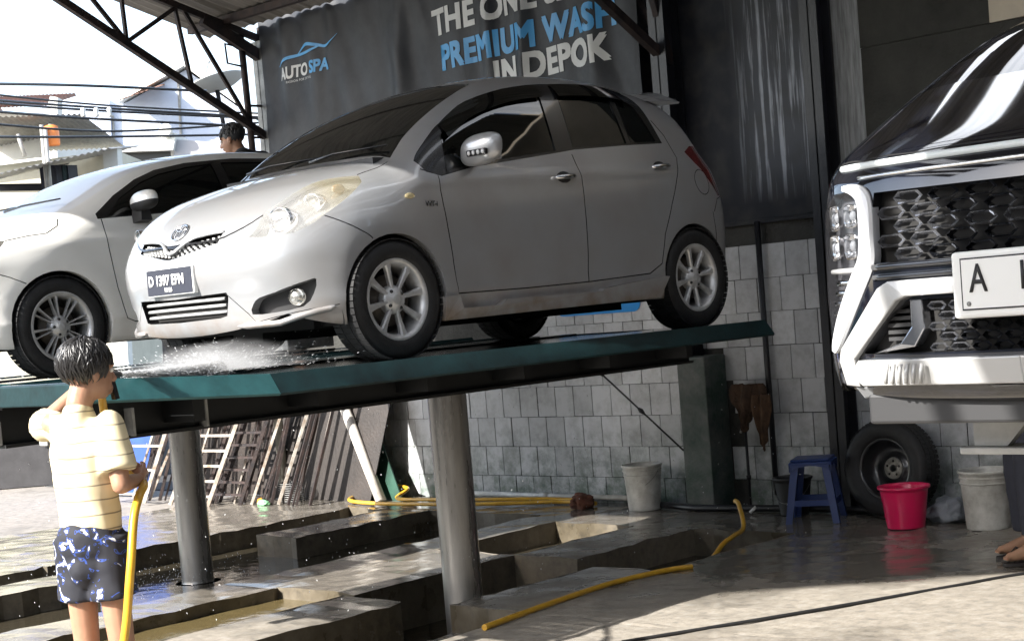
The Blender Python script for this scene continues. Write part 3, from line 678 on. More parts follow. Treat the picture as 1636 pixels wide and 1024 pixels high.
def cut(bm, proj, poly, closed=True, sel=None):
    a, b, c = PJ[proj]; n = len(poly)
    for i in range(n if closed else n-1):
        p = poly[i]; q = poly[(i+1) % n]; L = math.hypot(q[0]-p[0], q[1]-p[1])
        if L < 1e-6: continue
        no = [0, 0, 0]; no[a] = -(q[1]-p[1])/L; no[b] = (q[0]-p[0])/L
        co = [0, 0, 0]; co[a] = p[0]; co[b] = p[1]
        lo = (min(p[0], q[0])-.004, min(p[1], q[1])-.004); hi = (max(p[0], q[0])+.004, max(p[1], q[1])+.004)
        mid = ((p[0]+q[0])/2, (p[1]+q[1])/2); rad = (abs(p[0]-q[0])/2+.09, abs(p[1]-q[1])/2+.09)
        fs = []
        for fc in bm.faces:
            co_ = fc.verts[0].co
            if abs(co_[a]-mid[0]) > rad[0] or abs(co_[b]-mid[1]) > rad[1]: continue
            u = [w.co[a] for w in fc.verts]
            if max(u) < lo[0] or min(u) > hi[0]: continue
            v = [w.co[b] for w in fc.verts]
            if max(v) < lo[1] or min(v) > hi[1]: continue
            if sel and not sel(fc): continue
            fs.append(fc)
        if not fs: continue
        es = {e for fc in fs for e in fc.edges}; vv = {w for fc in fs for w in fc.verts}
        bmesh.ops.bisect_plane(bm, geom=list(vv)+list(es)+fs, plane_co=co, plane_no=no, dist=1e-5)

def inside(poly, x, y):
    r = False; n = len(poly); j = n-1
    for i in range(n):
        xi, yi = poly[i]; xj, yj = poly[j]
        if (yi > y) != (yj > y) and x < (xj-xi)*(y-yi)/(yj-yi)+xi: r = not r
        j = i
    return r

def offset_line(pts, d):
    out = []
    for i, p in enumerate(pts):
        a = Vector(pts[max(i-1, 0)]); b = Vector(pts[min(i+1, len(pts)-1)]); t = (b-a).normalized()
        out.append((p[0]-t.y*d, p[1]+t.x*d))
    return out

def smooth_poly(pts, n=4, closed=False):
    """Catmull-Rom through the points"""
    P = [Vector(p) for p in pts]; N = len(P); out = []
    for i in range(N if closed else N-1):
        if closed: p0, p1, p2, p3 = P[i-1], P[i], P[(i+1) % N], P[(i+2) % N]
        else: p0, p1, p2, p3 = P[max(i-1, 0)], P[i], P[i+1], P[min(i+2, N-1)]
        for k in range(n):
            t = k/n
            out.append(tuple(0.5*((2*p1)+(p2-p0)*t+(2*p0-5*p1+4*p2-p3)*t*t+(3*p1-p0-3*p2+p3)*t**3)))
    if not closed: out.append(tuple(P[-1]))
    return out

class Car:
    """cuts the shell into named parts; world axes of a car: x across, y along (nose at 0), z up"""
    def __init__(s, root, P, step, L, W, z1, axis):
        s.root = root; s.f = body_fn(P); s.P = P
        s.bm = half_shell(s.f, L, W, P['zb']-.03, z1, step, axis)
        s.groups = []
    def front_grid(s):
        X = np.linspace(0, .92, 93); Z = np.linspace(.15, 1.12, 98); gx, gz = np.meshgrid(X, Z, indexing='ij'); x = gx.ravel(); z = gz.ravel()
        lo = np.full(len(x), -.1); hi = np.full(len(x), 1.5)
        for _ in range(28):
            m = (lo+hi)/2; ins = s.f(m, x, z) < 0
            hi = np.where(ins, m, hi); lo = np.where(ins, lo, m)
        s._fg = hi.reshape(gx.shape)
    def front(s, x, z):
        """distance along the car of the nose surface at (x, z)"""
        if not hasattr(s, '_fg'): s.front_grid()
        u = min(max(abs(x)/.01, 0), 91.999); w = min(max((z-.15)/.01, 0), 96.999); i, j = int(u), int(w); u -= i; w -= j; g = s._fg
        return float((g[i,j]*(1-u)+g[i+1,j]*u)*(1-w)+(g[i,j+1]*(1-u)+g[i+1,j+1]*u)*w)
    def cutline(s, proj, poly, closed=True, sel=None): cut(s.bm, proj, poly, closed, sel)
    def finish(s, groups, seams, arches, body_mat, sel_side):
        bm = s.bm
        for g in groups:
            cut(bm, g['proj'], g['poly'], True, g.get('sel'))
        strips = []
        for proj, line, hw in seams:
            A = offset_line(line, hw); B = offset_line(line, -hw); poly = A+B[::-1]
            sl = sel_side if proj == 'side' else (lambda q: q.normal[2] > .35) if proj == 'top' else (lambda q: q.normal[0] < -.1)
            cut(bm, proj, poly, True, sl); strips.append((proj, poly))
        for (sc, zc, r) in arches:
            ring = [(sc+r*math.cos(t*2*math.pi/40), zc+r*math.sin(t*2*math.pi/40)) for t in range(40)]
            cut(bm, 'side', ring, True, sel_side)
        dead = []; owner = {}
        for fc in bm.faces:
            c = fc.calc_center_median()
            if c.x is None: continue
            if any(math.hypot(c[0]-sc, c[2]-zc) < r and c[1] > .45 for sc, zc, r in arches): dead.append(fc); continue
            who = None
            for proj, poly in strips:
                a, b, _ = PJ[proj]
                if (sel_side(fc) if proj == 'side' else fc.normal[2] > .35 if proj == 'top' else fc.normal[0] < -.1) and inside(poly, c[a], c[b]): who = '_seam'; break
            if who is None:
                for g in groups:
                    if g.get('sel') and not g['sel'](fc): continue
                    a, b, _ = PJ[g['proj']]
                    if inside(g['poly'], c[a], c[b]): who = g['name']; break
            owner[fc.index if False else fc] = who
        parts = {}
        for fc, who in owner.items():
            parts.setdefault(who, []).append([tuple(w.co) for w in fc.verts])
        # arch lips
        lip = []
        ds = set(dead)
        for fc in dead:
            for e in fc.edges:
                o = [q for q in e.link_faces if q not in ds]
                if o and e.calc_length() > 1e-6: lip.append((tuple(e.verts[0].co), tuple(e.verts[1].co)))
        bm.free()
        meshes = {}
        gmap = {g['name']: g for g in groups}
        for who, polys in parts.items():
            g = gmap.get(who, {})
            meshes[who] = s.make(polys, g)
        # wheel-arch lips join the body
        lipq = [[a, b, (b[0], b[1]-.05, b[2]), (a[0], a[1]-.05, a[2])] for a, b in lip]
        s.lip = lipq
        return meshes
    def make(s, polys, g):
        V = {}; vs = []; fs = []
        for q in polys:
            ids = []
            for p in q:
                k = (round(p[0], 5), round(p[1], 5), round(p[2], 5))
                if k not in V: V[k] = len(vs); vs.append(p)
                if not ids or ids[-1] != V[k]: ids.append(V[k])
            if len(ids) > 2 and ids[0] == ids[-1]: ids.pop()
            if len(set(ids)) > 2: fs.append(ids)
        vs = np.array(vs); nn = fgrad(s.f, vs)
        walls = None
        off = g.get('off', 0.0); rec = g.get('recess')
        if off: vs2 = vs+nn*off
        elif rec: vs2 = vs+np.array(rec)
        else: vs2 = vs
        if off or rec:
            cnt = {}
            for q in fs:
                for i in range(len(q)): e = (q[i], q[(i+1) % len(q)]); cnt[tuple(sorted(e))] = cnt.get(tuple(sorted(e)), 0)+1
            walls = [[tuple(vs[a]), tuple(vs[b]), tuple(vs2[b]), tuple(vs2[a])] for (a, b), c in cnt.items() if c == 1 and not (abs(vs[a][1]) < 1e-4 and abs(vs[b][1]) < 1e-4)]
        return dict(v=vs2, f=fs, n=nn, walls=walls)
    def emit(s, name, M, mats, mirror='both', parent=None, extra=None, label=None):
        """mirror: 'join' = one object of both halves, 'both' = two objects, 'left' = one"""
        def one(sgns):
            v = []; f = []; nrm = []; mi = []
            for sg in sgns:
                k = len(v)
                v += [(p[1]*sg, p[0], p[2]) for p in M['v']]; nrm += [(n[1]*sg, n[0], n[2]) for n in M['n']]
                # faces are given outward by the normal test
                for q in M['f']:
                    f.append([i+k for i in q]); mi.append(0)
                for W_, slot in (((M['walls'] or []), 0 if len(mats) == 1 else 1), (extra or [], 0)):
                    for w in W_:
                        k2 = len(v); v += [(p[1]*sg, p[0], p[2]) for p in w]; nrm += [None]*4; f.append([k2, k2+1, k2+2, k2+3]); mi.append(slot)
            # weld the centre line, orient
            for i, q in enumerate(f):
                if nrm[q[0]] is None: continue
                a, b, c = Vector(v[q[0]]), Vector(v[q[1]]), Vector(v[q[2]])
                fn = Vector((0, 0, 0))
                for j in range(len(q)):
                    p, r = Vector(v[q[j]]), Vector(v[q[(j+1) % len(q)]]); fn += p.cross(r)
                if fn.dot(Vector(nrm[q[0]])) < 0: f[i] = q[::-1]
            me = bpy.data.meshes.new(name); me.from_pydata(v, [], f)
            for m in mats: me.materials.append(m)
            me.polygons.foreach_set('material_index', mi)
            me.polygons.foreach_set('use_smooth', [nrm[q[0]] is not None for q in f])
            nl = []
            for q in me.polygons:
                for li in q.loop_indices:
                    w = nrm[me.loops[li].vertex_index]; nl.append(w if w is not None else tuple(q.normal))
            me.normals_split_custom_set(nl)
            o = link_mesh(name, me, parent or s.root)
            if label: o['label'] = label
            if name == 'panel_seam': o['kind'] = 'stuff'
            return o
        if mirror == 'join': return [one((1, -1))]
        if mirror == 'left': return [one((1,))]
        return [one((1,)), one((-1,))]

def make_wheel(parent, x, y, z, R_, rim_r, width, spokes, face=1, style='twin', name='wheel'):
    """wheel = tyre > rim, hub cap, brake disc; axis along x, face = +1 shows to +x"""
    def X(h): return h*face
    w2 = width/2
    t = MB()
    prof = [(rim_r+.002, -w2*.86), (rim_r+.012, -w2*.97), (rim_r+.05, -w2*1.04), (R_-.03, -w2*1.0), (R_-.008, -w2*.86), (R_, -w2*.62), (R_, w2*.62), (R_-.008, w2*.86), (R_-.03, w2*1.0), (rim_r+.05, w2*1.04), (rim_r+.03, w2*1.02), (rim_r+.012, w2*.97), (rim_r+.002, w2*.86), (rim_r-.012, w2*.7), (rim_r-.012, -w2*.8)]
    t.lathe([(r, X(h)) for r, h in prof], 56, 0, 'x')
    # tread grooves as raised blocks
    for k in range(56):
        a = 2*math.pi*k/56
        for h in (-.36, 0, .36):
            c, q = math.cos(a+.03*(h > 0)), math.sin(a+.03*(h > 0))
            M_ = frame((X(h*width), c*(R_+.001), q*(R_+.001)), (1, 0, 0), (0, -q, c), (0, c, q))
            t.box((-.028, -.0145, -.004), (.028, .0145, .0015), xf=M_)
    w = t.build(name, MT['rubber'], parent, (x, y, z))
    r = MB()
    r.lathe([(rim_r+.006, X(w2*.95)), (rim_r+.006, X(w2*.86)), (rim_r-.012, X(w2*.80)), (rim_r-.02, X(w2*.5)), (rim_r-.025, X(-w2*.7)), (rim_r-.03, X(-w2*.7)), (rim_r-.03, X(w2*.5)), (rim_r-.018, X(w2*.84)), (rim_r-.004, X(w2*.97)), (rim_r+.006, X(w2*.95))], 56, 0, 'x')
    r.lathe([(.001, X(w2*.86)), (.03, X(w2*.86)), (.036, X(w2*.82)), (.062, X(w2*.72)), (.072, X(w2*.6)), (.072, X(w2*.2))], 28, 0, 'x')
    for k in range(spokes):
        a0 = 2*math.pi*k/spokes+.2
        def P(rr, da, h):
            a = a0+da; return (X(h), rr*math.cos(a), rr*math.sin(a))
        if style == 'twin':
            i0, o0 = .30, .20
            sets = [(0, i0, o0)]
        else:
            sets = [(-.10, .16, .085), (.14, .12, .05)]
        for (sh, wi, wo) in sets:
            ri, ro = .055, rim_r-.012
            n = 5; vs = []; fs = []
            for i in range(n+1):
                u = i/n; rr = ri+(ro-ri)*u; hw = (wi+(wo-wi)*min(1, u*1.5))*(.5)
                hw = hw if u < .75 else hw*(1+.35*(u-.75)/.25)
                h = w2*(.70+.10*u-.12*math.sin(u*math.pi)*.2)
                for (da, dh) in ((-hw, -.022), (-hw, -.003), (-hw*.6, .004), (hw*.6, .004), (hw, -.003), (hw, -.022)):
                    vs.append(P(rr, sh+da, h+dh))
            for i in range(n):
                for j in range(5):
                    fs.append((i*6+j, i*6+j+1, (i+1)*6+j+1, (i+1)*6+j))
                fs.append((i*6+5, i*6, (i+1)*6, (i+1)*6+5))
            r.add(vs, fs, 0, False)
    rim = r.build('rim', MT['alloy'], w)
    h = MB()
    for k in range(4 if style == 'twin' else 5):
        a = 2*math.pi*k/(4 if style == 'twin' else 5)+.6
        M_ = Matrix.Translation((X(w2*.70), .05*math.cos(a), .05*math.sin(a)))
        h.lathe([(.001, X(.012)), (.008, X(.012)), (.0095, X(.006)), (.0095, X(-.01))], 8, 0, 'x', xf=M_)
    tag(h.build('wheel_nut', MT['black_trim'], w), kind='stuff')
    c = MB(); c.lathe([(.001, X(w2*.885)), (.02, X(w2*.88)), (.026, X(w2*.86)), (.027, X(w2*.83))], 20, 0, 'x'); c.build('hub_cap', MT['satin'], w)
    d = MB(); d.lathe([(.001, X(w2*.15)), (.13, X(w2*.15)), (.13, X(w2*.02)), (.001, X(w2*.02))], 32, 0, 'x')
    d.lathe([(rim_r-.03, X(-w2*.6)), (.02, X(-w2*.6))], 32, 1, 'x'); d.build('brake_disc', [MT['brake'], MT['under']], w)
    return w
# ---------------------------------------------------------------- the silver hatchback on the middle lift
YP = dict(
 ZT=[(-.3,.60),(0,.68),(.06,.72),(.12,.765),(.2,.815),(.35,.885),(.55,.955),(.75,1.01),(.93,1.045),(1.0,1.085),(1.15,1.20),(1.35,1.32),(1.55,1.415),(1.75,1.485),(1.95,1.53),(2.2,1.558),(2.5,1.562),(2.8,1.545),(3.1,1.50),(3.35,1.44),(3.5,1.38),(3.65,1.22),(3.85,1.0)],
 SF=[(.1,.19),(.19,.105),(.26,.075),(.38,.06),(.50,.03),(.56,.03),(.64,.06),(.72,.10),(.8,.16),(1.0,.4),(1.6,1.2)],
 SR=[(.1,3.69),(.25,3.77),(.4,3.81),(.6,3.84),(.75,3.83),(.95,3.77),(1.1,3.66),(1.25,3.58),(1.35,3.52),(1.6,3.36)],
 WZ=[(.1,.77),(.19,.80),(.28,.828),(.4,.838),(.55,.846),(.7,.846),(.82,.835),(.92,.812),(1.0,.785),(1.1,.748),(1.25,.69),(1.4,.628),(1.55,.56)],
 WS=[(0,-.12),(.2,-.085),(.5,-.035),(.8,-.006),(1.1,0),(2.6,0),(3.0,-.008),(3.4,-.03),(3.8,-.08)],
 wheels=((.80,.305),(3.26,.305)), arch=.325, flare=.012, creases=((.86,.03,.006,.035),(.33,.0,.006,.03)), crown=.14, bow=(.30,.55),
 K=[(0,.16),(.8,.14),(1.1,.10),(1.5,.12),(3,.12),(3.75,.15)], kf=.12, zb=.17)

def yaris():
    root = empty('silver_hatchback', (-6.87, 4.70, 1.43), 'silver five door hatchback raised on the middle car lift, black plate on its nose', 'car', 'cars raised on wash lifts')
    c = Car(root, YP, .021, 3.85, .9, 1.6, (.85, 3.0, .62))
    side = lambda fc: fc.normal[1] > .2 or fc.calc_center_median()[1] > .55
    front = lambda fc: fc.calc_center_median()[0] < .6 and fc.normal[0] < -.12
    up = lambda fc: fc.normal[2] > .15 and fc.calc_center_median()[0] < 2.2
    DLO = smooth_poly([(1.05,1.0),(1.098,1.049),(1.23,1.146),(1.34,1.213),(1.575,1.325),(1.909,1.42),(2.257,1.467),(2.70,1.473),(2.93,1.452),(3.05,1.395),(3.11,1.28),(3.155,1.125)], 3)+[(2.75,1.103),(2.303,1.072),(2.133,1.05),(1.428,.964),(1.19,.917),(1.09,.94)]
    fw = smooth_poly([(1.29,1.14),(1.42,1.215),(1.60,1.298),(1.909,1.378),(2.19,1.415)], 3)+[(2.147,1.066),(1.43,.985),(1.24,.943)]
    rw = [(2.345,1.42),(2.58,1.432),(2.80,1.425),(2.80,1.118),(2.307,1.088)]
    qw = [(2.85,1.418),(2.94,1.395),(3.01,1.345),(3.05,1.27),(3.095,1.137),(2.845,1.122)]
    head = smooth_poly([(.152,.655),(.19,.70),(.231,.754),(.297,.803),(.455,.886),(.585,.924),(.716,.931)], 3)+[(.695,.895),(.589,.828),(.43,.737),(.373,.70),(.286,.659),(.184,.648)]
    door_f = [(1.165,.925),(1.158,.84),(1.16,.77),(1.178,.6),(1.19,.46),(1.215,.31),(1.735,.312),(2.245,.322),(2.257,.456),(2.262,.75),(2.283,.91),(2.27,1.06),(2.257,1.462),(2.0,1.44),(1.909,1.418),(1.575,1.322),(1.34,1.21),(1.23,1.14),(1.20,.95)]
    door_r = [(2.245,.322),(2.80,.345),(2.913,.40),(2.96,.571),(3.065,.749),(3.181,.914),(3.25,1.033),(3.205,1.176),(3.11,1.29),(3.05,1.385),(2.93,1.448),(2.70,1.47),(2.257,1.465),(2.27,1.06),(2.283,.91),(2.262,.75),(2.257,.456)]
    ws_edge = [(.985,.66),(1.03,.64),(1.118,.612),(1.349,.575),(1.511,.545),(1.752,.49),(1.80,.47)]
    ws = [(1.80,0),(.955,0),(.965,.303),(.985,.52)]+ws_edge
    grille = [(-.01,.662),(.06,.664),(.10,.676),(.345,.70),(.335,.645),(.05,.594),(-.01,.588)]
    intake = [(-.01,.392),(.37,.402),(.375,.38),(.345,.288),(.30,.280),(-.01,.274)]
    fog = smooth_poly([(.49,.285),(.505,.335),(.54,.362),(.615,.382),(.732,.425),(.758,.43),(.745,.36),(.71,.303),(.60,.285)], 2, True)
    tail = [(3.36,1.075),(3.44,1.115),(3.95,1.12),(3.95,.80),(3.60,.80),(3.50,.93)]
    rearwin = [(3.35,0),(3.36,.54),(3.56,.60),(3.66,.60),(3.68,0)]
    G = [dict(name='front_side_window', proj='side', poly=fw, sel=side, off=-.007), dict(name='rear_side_window', proj='side', poly=rw, sel=side, off=-.007),
         dict(name='quarter_window', proj='side', poly=qw, sel=side, off=-.007), dict(name='window_frame', proj='side', poly=DLO, sel=side, off=-.002),
         dict(name='windscreen', proj='top', poly=ws, sel=up, off=-.004),
         dict(name='headlight', proj='side', poly=head, sel=lambda fc: fc.calc_center_median()[1] > .3),
         dict(name='grille', proj='front', poly=grille, sel=front, recess=(.05, 0, 0)), dict(name='lower_intake', proj='front', poly=intake, sel=front, recess=(.07, 0, 0)),
         dict(name='fog_lamp_recess', proj='front', poly=fog, sel=front, recess=(.06, -.02, 0)),
         dict(name='tail_lamp', proj='side', poly=tail, sel=lambda fc: fc.calc_center_median()[1] > .45),
         dict(name='front_door', proj='side', poly=door_f, sel=side), dict(name='rear_door', proj='side', poly=door_r, sel=side)]
    fuel = [(3.44+.075*math.cos(t*math.pi/12), .885+.078*math.sin(t*math.pi/12)) for t in range(25)]
    hw = .0035
    seams = [('side', [(1.06,.955),(1.165,.925),(1.158,.84),(1.16,.77),(1.178,.6),(1.19,.46),(1.215,.31),(1.735,.312),(2.245,.322),(2.80,.345),(2.913,.40),(2.96,.571),(3.065,.749),(3.181,.914),(3.25,1.033),(3.205,1.176),(3.13,1.27)], hw),
             ('side', [(2.25,.325),(2.257,.456),(2.262,.75),(2.283,.91),(2.27,1.045)], hw),
             ('side', smooth_poly([(.43,.733),(.52,.69),(.628,.634),(.66,.61)], 2), .003),
             ('side', fuel, .0025),
             ('side', [(3.52,.70),(3.58,.78),(3.66,.80)], .003), ('side', [(3.51,.52),(3.50,.70)], .003),
             ('top', smooth_poly([(.07,.0),(.10,.30),(.17,.46),(.24,.53)], 3), .003),
             ('top', smooth_poly([(.716,.70),(.85,.688),(.95,.675)], 2), .003),
             ('front', [(.36,.40),(.47,.29),(.50,.245),(.80,.30)], .002)]
    M = c.finish(G, seams, ((.80,.305,.325),(3.26,.305,.325)), MT['silver'], side)
    c.emit('body', M[None], [MT['silver']], 'join', extra=c.lip)
    c.emit('panel_seam', M['_seam'], [MT['black_trim']], 'join')
    for n, m in (('front_door','silver'),('rear_door','silver'),('window_frame','black_trim'),('front_side_window','tint'),('rear_side_window','tint'),('quarter_window','tint'),('tail_lamp','red_lamp')):
        if n in M: c.emit(n, M[n], [MT[m]] if n != 'front_door' else [MT[m]], 'both')
    c.emit('windscreen', M['windscreen'], [MT['windscreen'], MT['black_trim']], 'join')
    c.emit('grille', M['grille'], [MT['under'], MT['black_trim']], 'join')
    c.emit('lower_intake', M['lower_intake'], [MT['under'], MT['black_trim']], 'join')
    c.emit('fog_lamp_recess', M['fog_lamp_recess'], [MT['dark_plastic'], MT['silver']], 'both')
    # headlights: reflector bowl set back behind a clear cover
    hv = M['headlight']
    back = dict(v=hv['v']+np.array([.05, -.035, -.012]), f=hv['f'], n=hv['n'], walls=[])
    cnt = {}
    for q in hv['f']:
        for i in range(len(q)): e = tuple(sorted((q[i], q[(i+1) % len(q)]))); cnt[e] = cnt.get(e, 0)+1
    back['walls'] = [[tuple(hv['v'][a]), tuple(hv['v'][b]), tuple(back['v'][b]), tuple(back['v'][a])] for (a, b), k in cnt.items() if k == 1]
    hl = c.emit('headlight', back, [MT['lamp_house'], MT['satin']], 'both')
    for sg, o in zip((1, -1), hl):
        cv = c.emit('lamp_cover', hv, [MT['glare_aged_cover']], 'left')[0]
        cv.parent = o; cv.data.materials[0] = MT['glare_aged_cover']
        if sg < 0: cv.scale = (-1, 1, 1)
        for (sx, xx, zz, rr) in ((.30,.60,.725,.062),(.47,.645,.80,.048)):
            b = MB(); T = Matrix.Translation((xx*sg, sx, zz)) @ Matrix.Rotation(R(18*sg), 4, 'Z') @ Matrix.Rotation(R(90), 4, 'X')
            b.lathe([(.001,-.03),(rr*.5,-.028),(rr*.62,-.005),(rr*.9,.015),(rr,.03),(rr*1.05,.03),(rr*1.05,-.04)], 24, 0, 'z', xf=T)
            b.build('lamp_bowl', MT['chrome'], o)
        b = MB(); b.ico((.70*sg, .585, .868), .03, 2, 0, (.5, 1.4, .8)); b.build('brown_patch', mat('brown_patch_paint', (.17,.11,.055), .25), o)  # brown patch inside the headlight, built as a flattened ball
    # grille mesh, chrome bar and badge
    front_s = c.front
    g = MB()
    for k in range(-9, 10):
        for j in range(4):
            x = k*.036+(j % 2)*.018
            zt = .655+.1*max(abs(x)-.08, 0)*1.2; zb_ = .597+abs(x)*.13
            z = zb_+(zt-zb_)*(j+.5)/4
            if abs(x) > .325: continue
            y = front_s(x, z)+.026
            g.box((x-.010, y-.006, z-.0052), (x+.010, y+.006, z+.0052))
    g.build('grille_mesh', MT['satin'], root)
    b = MB(); pts = []
    for i in range(25):
        x = -.35+.7*i/24; z = .70-.06*math.exp(-(x/.085)**2)-.02*math.exp(-(x/.2)**2)
        pts.append((x, front_s(x, z)-.002, z))
    b.tube(pts, [.006+.006*math.exp(-(p[0]/.12)**2) for p in pts], 8); b.build('grille_bar', MT['silver'], root)
    e = MB()
    def ring(cx, cz, a, b_, r=.0045):
        q = [(cx+a*math.cos(t*math.pi/16), cz+b_*math.sin(t*math.pi/16)) for t in range(33)]
        e.tube([(p[0], front_s(p[0], p[1])-.008, p[1]) for p in q], r, 6, caps=False)
    ring(0, .726, .056, .037, .0055); ring(0, .728, .017, .034); ring(0, .746, .040, .014)
    e.build('emblem', MT['chrome'], root)
    for k in range(3):
        s_ = MB(); z = .310+.032*k; pts = [(x, front_s(x, z)+.02, z) for x in np.linspace(-.335, .335, 15)]
        s_.tube(pts, .0085, 6); s_.build('intake_slat', MT['satin'], root)
    # black number plate
    s0 = front_s(.15, .48)-.012
    pr = MB(); pr.box((-.2, s0, .415), (.2, s0+.03, .555), 0, .006); pl = pr.build('number_plate', [MT['plate_white']], root)
    pf = MB(); pf.box((-.193, s0-.0025, .421), (.193, s0-.0005, .549)); pf.build('plate_face', MT['plate_black'], pl)
    text_obj('plate_lettering', 'D 1397 EFN', .072, MT['white_char'], pl, frame((-.178, s0-.0035, .468), (1,0,0), (0,0,1), (0,-1,0)), bold=.002, xscale=.86, spacing=.98)
    text_obj('plate_date', '10·26', .03, MT['white_char'], pl, frame((-.045, s0-.0035, .434), (1,0,0), (0,0,1), (0,-1,0)), bold=.001)
    for sg in (1, -1):
        fl = MB(); T = Matrix.Translation((.665*sg, front_s(.665, .355)+.045, .352)) @ Matrix.Rotation(R(20*sg), 4, 'Z') @ Matrix.Rotation(R(90), 4, 'X')
        fl.lathe([(.001,.02),(.022,.018),(.034,.008),(.037,0),(.040,.004),(.044,-.02)], 22, 0, 'z', xf=T); fl.build('fog_lamp', MT['lamp_house'], root)
        # lip under the bumper corner
        lp = MB(); q = []
        for i in range(14):
            u = i/13; x = .40+.40*u**.8; z = .232+.10*max(0, u-.45)*1.1
            if u > .98: x = .80
            q.append((x*sg, front_s(min(x, .765), z)-.010 if x < .77 else .40+.6*(x-.77), z))
        lp.tube(q, [.006]+[.016]*12+[.006], 8); lp.build('bumper_lip', MT['silver'], root)
        # door mirror
        m = MB(); mx, ms, mz = .915*sg, 1.40, 1.045
        bm = bmesh.new(); bmesh.ops.create_uvsphere(bm, u_segments=28, v_segments=18, radius=1)
        for v in bm.verts:
            p = v.co; sgn = lambda a, e_: math.copysign(abs(a)**e_, a)
            v.co = Vector((mx+sgn(p.x, .75)*.125+.01*p.z*sg, ms+(sgn(p.y, .8)*.055 if p.y < 0 else p.y*.04)-.02*p.x*sg*-1, mz+sgn(p.z, .72)*.082+.012*p.x*sg))
        bm.verts.index_update(); m.add([v.co for v in bm.verts], [[v.index for v in f_.verts] for f_ in bm.faces], 0, True); bm.free()
        mo = m.build('door_mirror', MT['silver'], root)
        a_ = MB(); a_.bar((.80*sg, ms+.03, .985), (.87*sg, ms+.02, 1.0), .05, .035); a_.build('mirror_arm', MT['black_trim'], mo)
        a_ = MB(); a_.box((mx-.055, ms-.066, mz-.036), (mx+.085, ms-.040, mz-.002), 0, .008); a_.build('mirror_lamp', MT['black_trim'], mo)
        for k in range(4):
            a_ = MB(); a_.ico((mx-.035+.034*k, ms-.066, mz-.019), .013, 2, 0, (.8, .5, 1.0)); a_.build('lamp_cell', MT['lamp_white'], mo)
        gl = MB(); gl.box((mx-.1, ms+.036, mz-.06), (mx+.1, ms+.041, mz+.06), 0, .004); gl.build('mirror_glass', MT['chrome'], mo)
        # handles
        for (hs, hz, hx) in ((2.13, .912, .822), (3.035, .978, .785)):
            h = MB(); q = []
            for i in range(9):
                u = -1+i/4; q.append(((hx+.030-.022*u*u)*sg, hs+.085*u, hz+.004*u))
            h.tube(q, [.010,.013,.014,.014,.014,.014,.014,.014,.011], 10); ho = h.build('door_handle', MT['chrome'], root)
            cu = MB(); cu.ico(((hx-.004)*sg, hs, hz-.004), 1, 2, 0, (.012, .062, .036)); cu.build('handle_cup', MT['dark_plastic'], ho)
        i_ = MB(); i_.ico((.838*sg, .934, .816), 1, 2, 0, (.012, .033, .016)); i_.build('side_indicator', MT['lamp_yellow'], root)
        # side skirt
        k_ = MB(); poly = [(1.10,.30),(1.10,.175),(2.85,.20),(2.95,.32),(2.90,.325),(2.35,.278),(2.33,.262),(1.55,.262),(1.50,.232),(1.22,.232),(1.20,.30)]
        k_.prism(poly, lambda p: (.80*sg, p[0], p[1]), lambda p: ((.868-(.02 if p[1] < .2 else 0))*sg, p[0], p[1])); k_.build('side_skirt', MT['silver'], root)
        # rain visor over the windows
        for a0, line in ((0, fw[1:13]), (1, [(2.33,1.425),(2.45,1.432),(2.58,1.436),(2.72,1.434),(2.86,1.426),(2.97,1.398)])):
            v_ = []; f_ = []
            line2 = [p for p in line]
            for (a, z) in line2:
                for dz, do in ((.045, .006), (.0, .016), (-.034, .022)):
                    zz = z+dz; lo, hi = .2, .95
                    for _ in range(26):
                        mm = (lo+hi)/2
                        if c.f(np.array([a]), np.array([mm]), np.array([zz]))[0] < 0: lo = mm
                        else: hi = mm
                    v_.append(((lo+do)*sg, a, zz))
            for i in range(len(line2)-1):
                for j in (0, 1): f_.append((i*3+j, i*3+j+1, i*3+3+j+1, i*3+3+j))
            vb = MB(); vb.add(v_, f_, 0, True); vb.build('rain_visor', MT['tint'], root)
    text_obj('fender_badge', 'VVT-i', .036, MT['black_trim'], root, frame((.846, 1.03, .762), (0,1,0), (0,0,1), (1,0,0)), bold=.001)
    # roof spoiler, wiper, wells, floor
    sp = MB(); v_ = []; f_ = []
    n = 17
    for i in range(n):
        x = -.56+1.12*i/(n-1); e_ = 1-(abs(x)/.56)**6
        y0 = 3.30-.02*x*x*4; z0 = 1.455-.14*x*x
        for (dy, dz) in ((-.02,-.005),(.10,.045*e_),(.24,.065*e_),(.30,.045*e_),(.29,-.01),(.10,-.03)):
            v_.append((x, y0+dy, z0+dz))
    for i in range(n-1):
        for j in range(6): f_.append((i*6+j, i*6+(j+1) % 6, (i+1)*6+(j+1) % 6, (i+1)*6+j))
    f_ += [tuple(range(6)), tuple((n-1)*6+j for j in range(6))]
    sp.add(v_, f_, 0, False); sp.build('roof_spoiler', MT['silver'], root)
    for (xa, xb) in ((-.5, .05), (.05, .58)):
        w = MB(); w.tube([(xa, .955, 1.075), (xa+.15, 1.0, 1.105), (xb, 1.04, 1.105)], [.008, .007, .005], 6); w.build('wiper', MT['black_trim'], root)
    cw = MB(); cw.box((-.62, .90, .93), (.62, 1.0, 1.035)); cw.build('cowl', MT['dark_plastic'], root)
    for sc in (.80, 3.26):
        for sg in (1, -1):
            w = MB(); v_ = []; f_ = []
            for i in range(17):
                t = math.pi*i/16*1.2-.1*math.pi
                for x in (.80, .45): v_.append((x*sg, sc+.345*math.cos(t), .305+.345*math.sin(t)))
            for i in range(16): f_.append((i*2, i*2+1, i*2+3, i*2+2))
            w.add(v_, f_, 0, True); w.box((.44*sg, sc-.36, .18), (.45*sg, sc+.36, .66)); w.build('wheel_well', MT['under'], root)
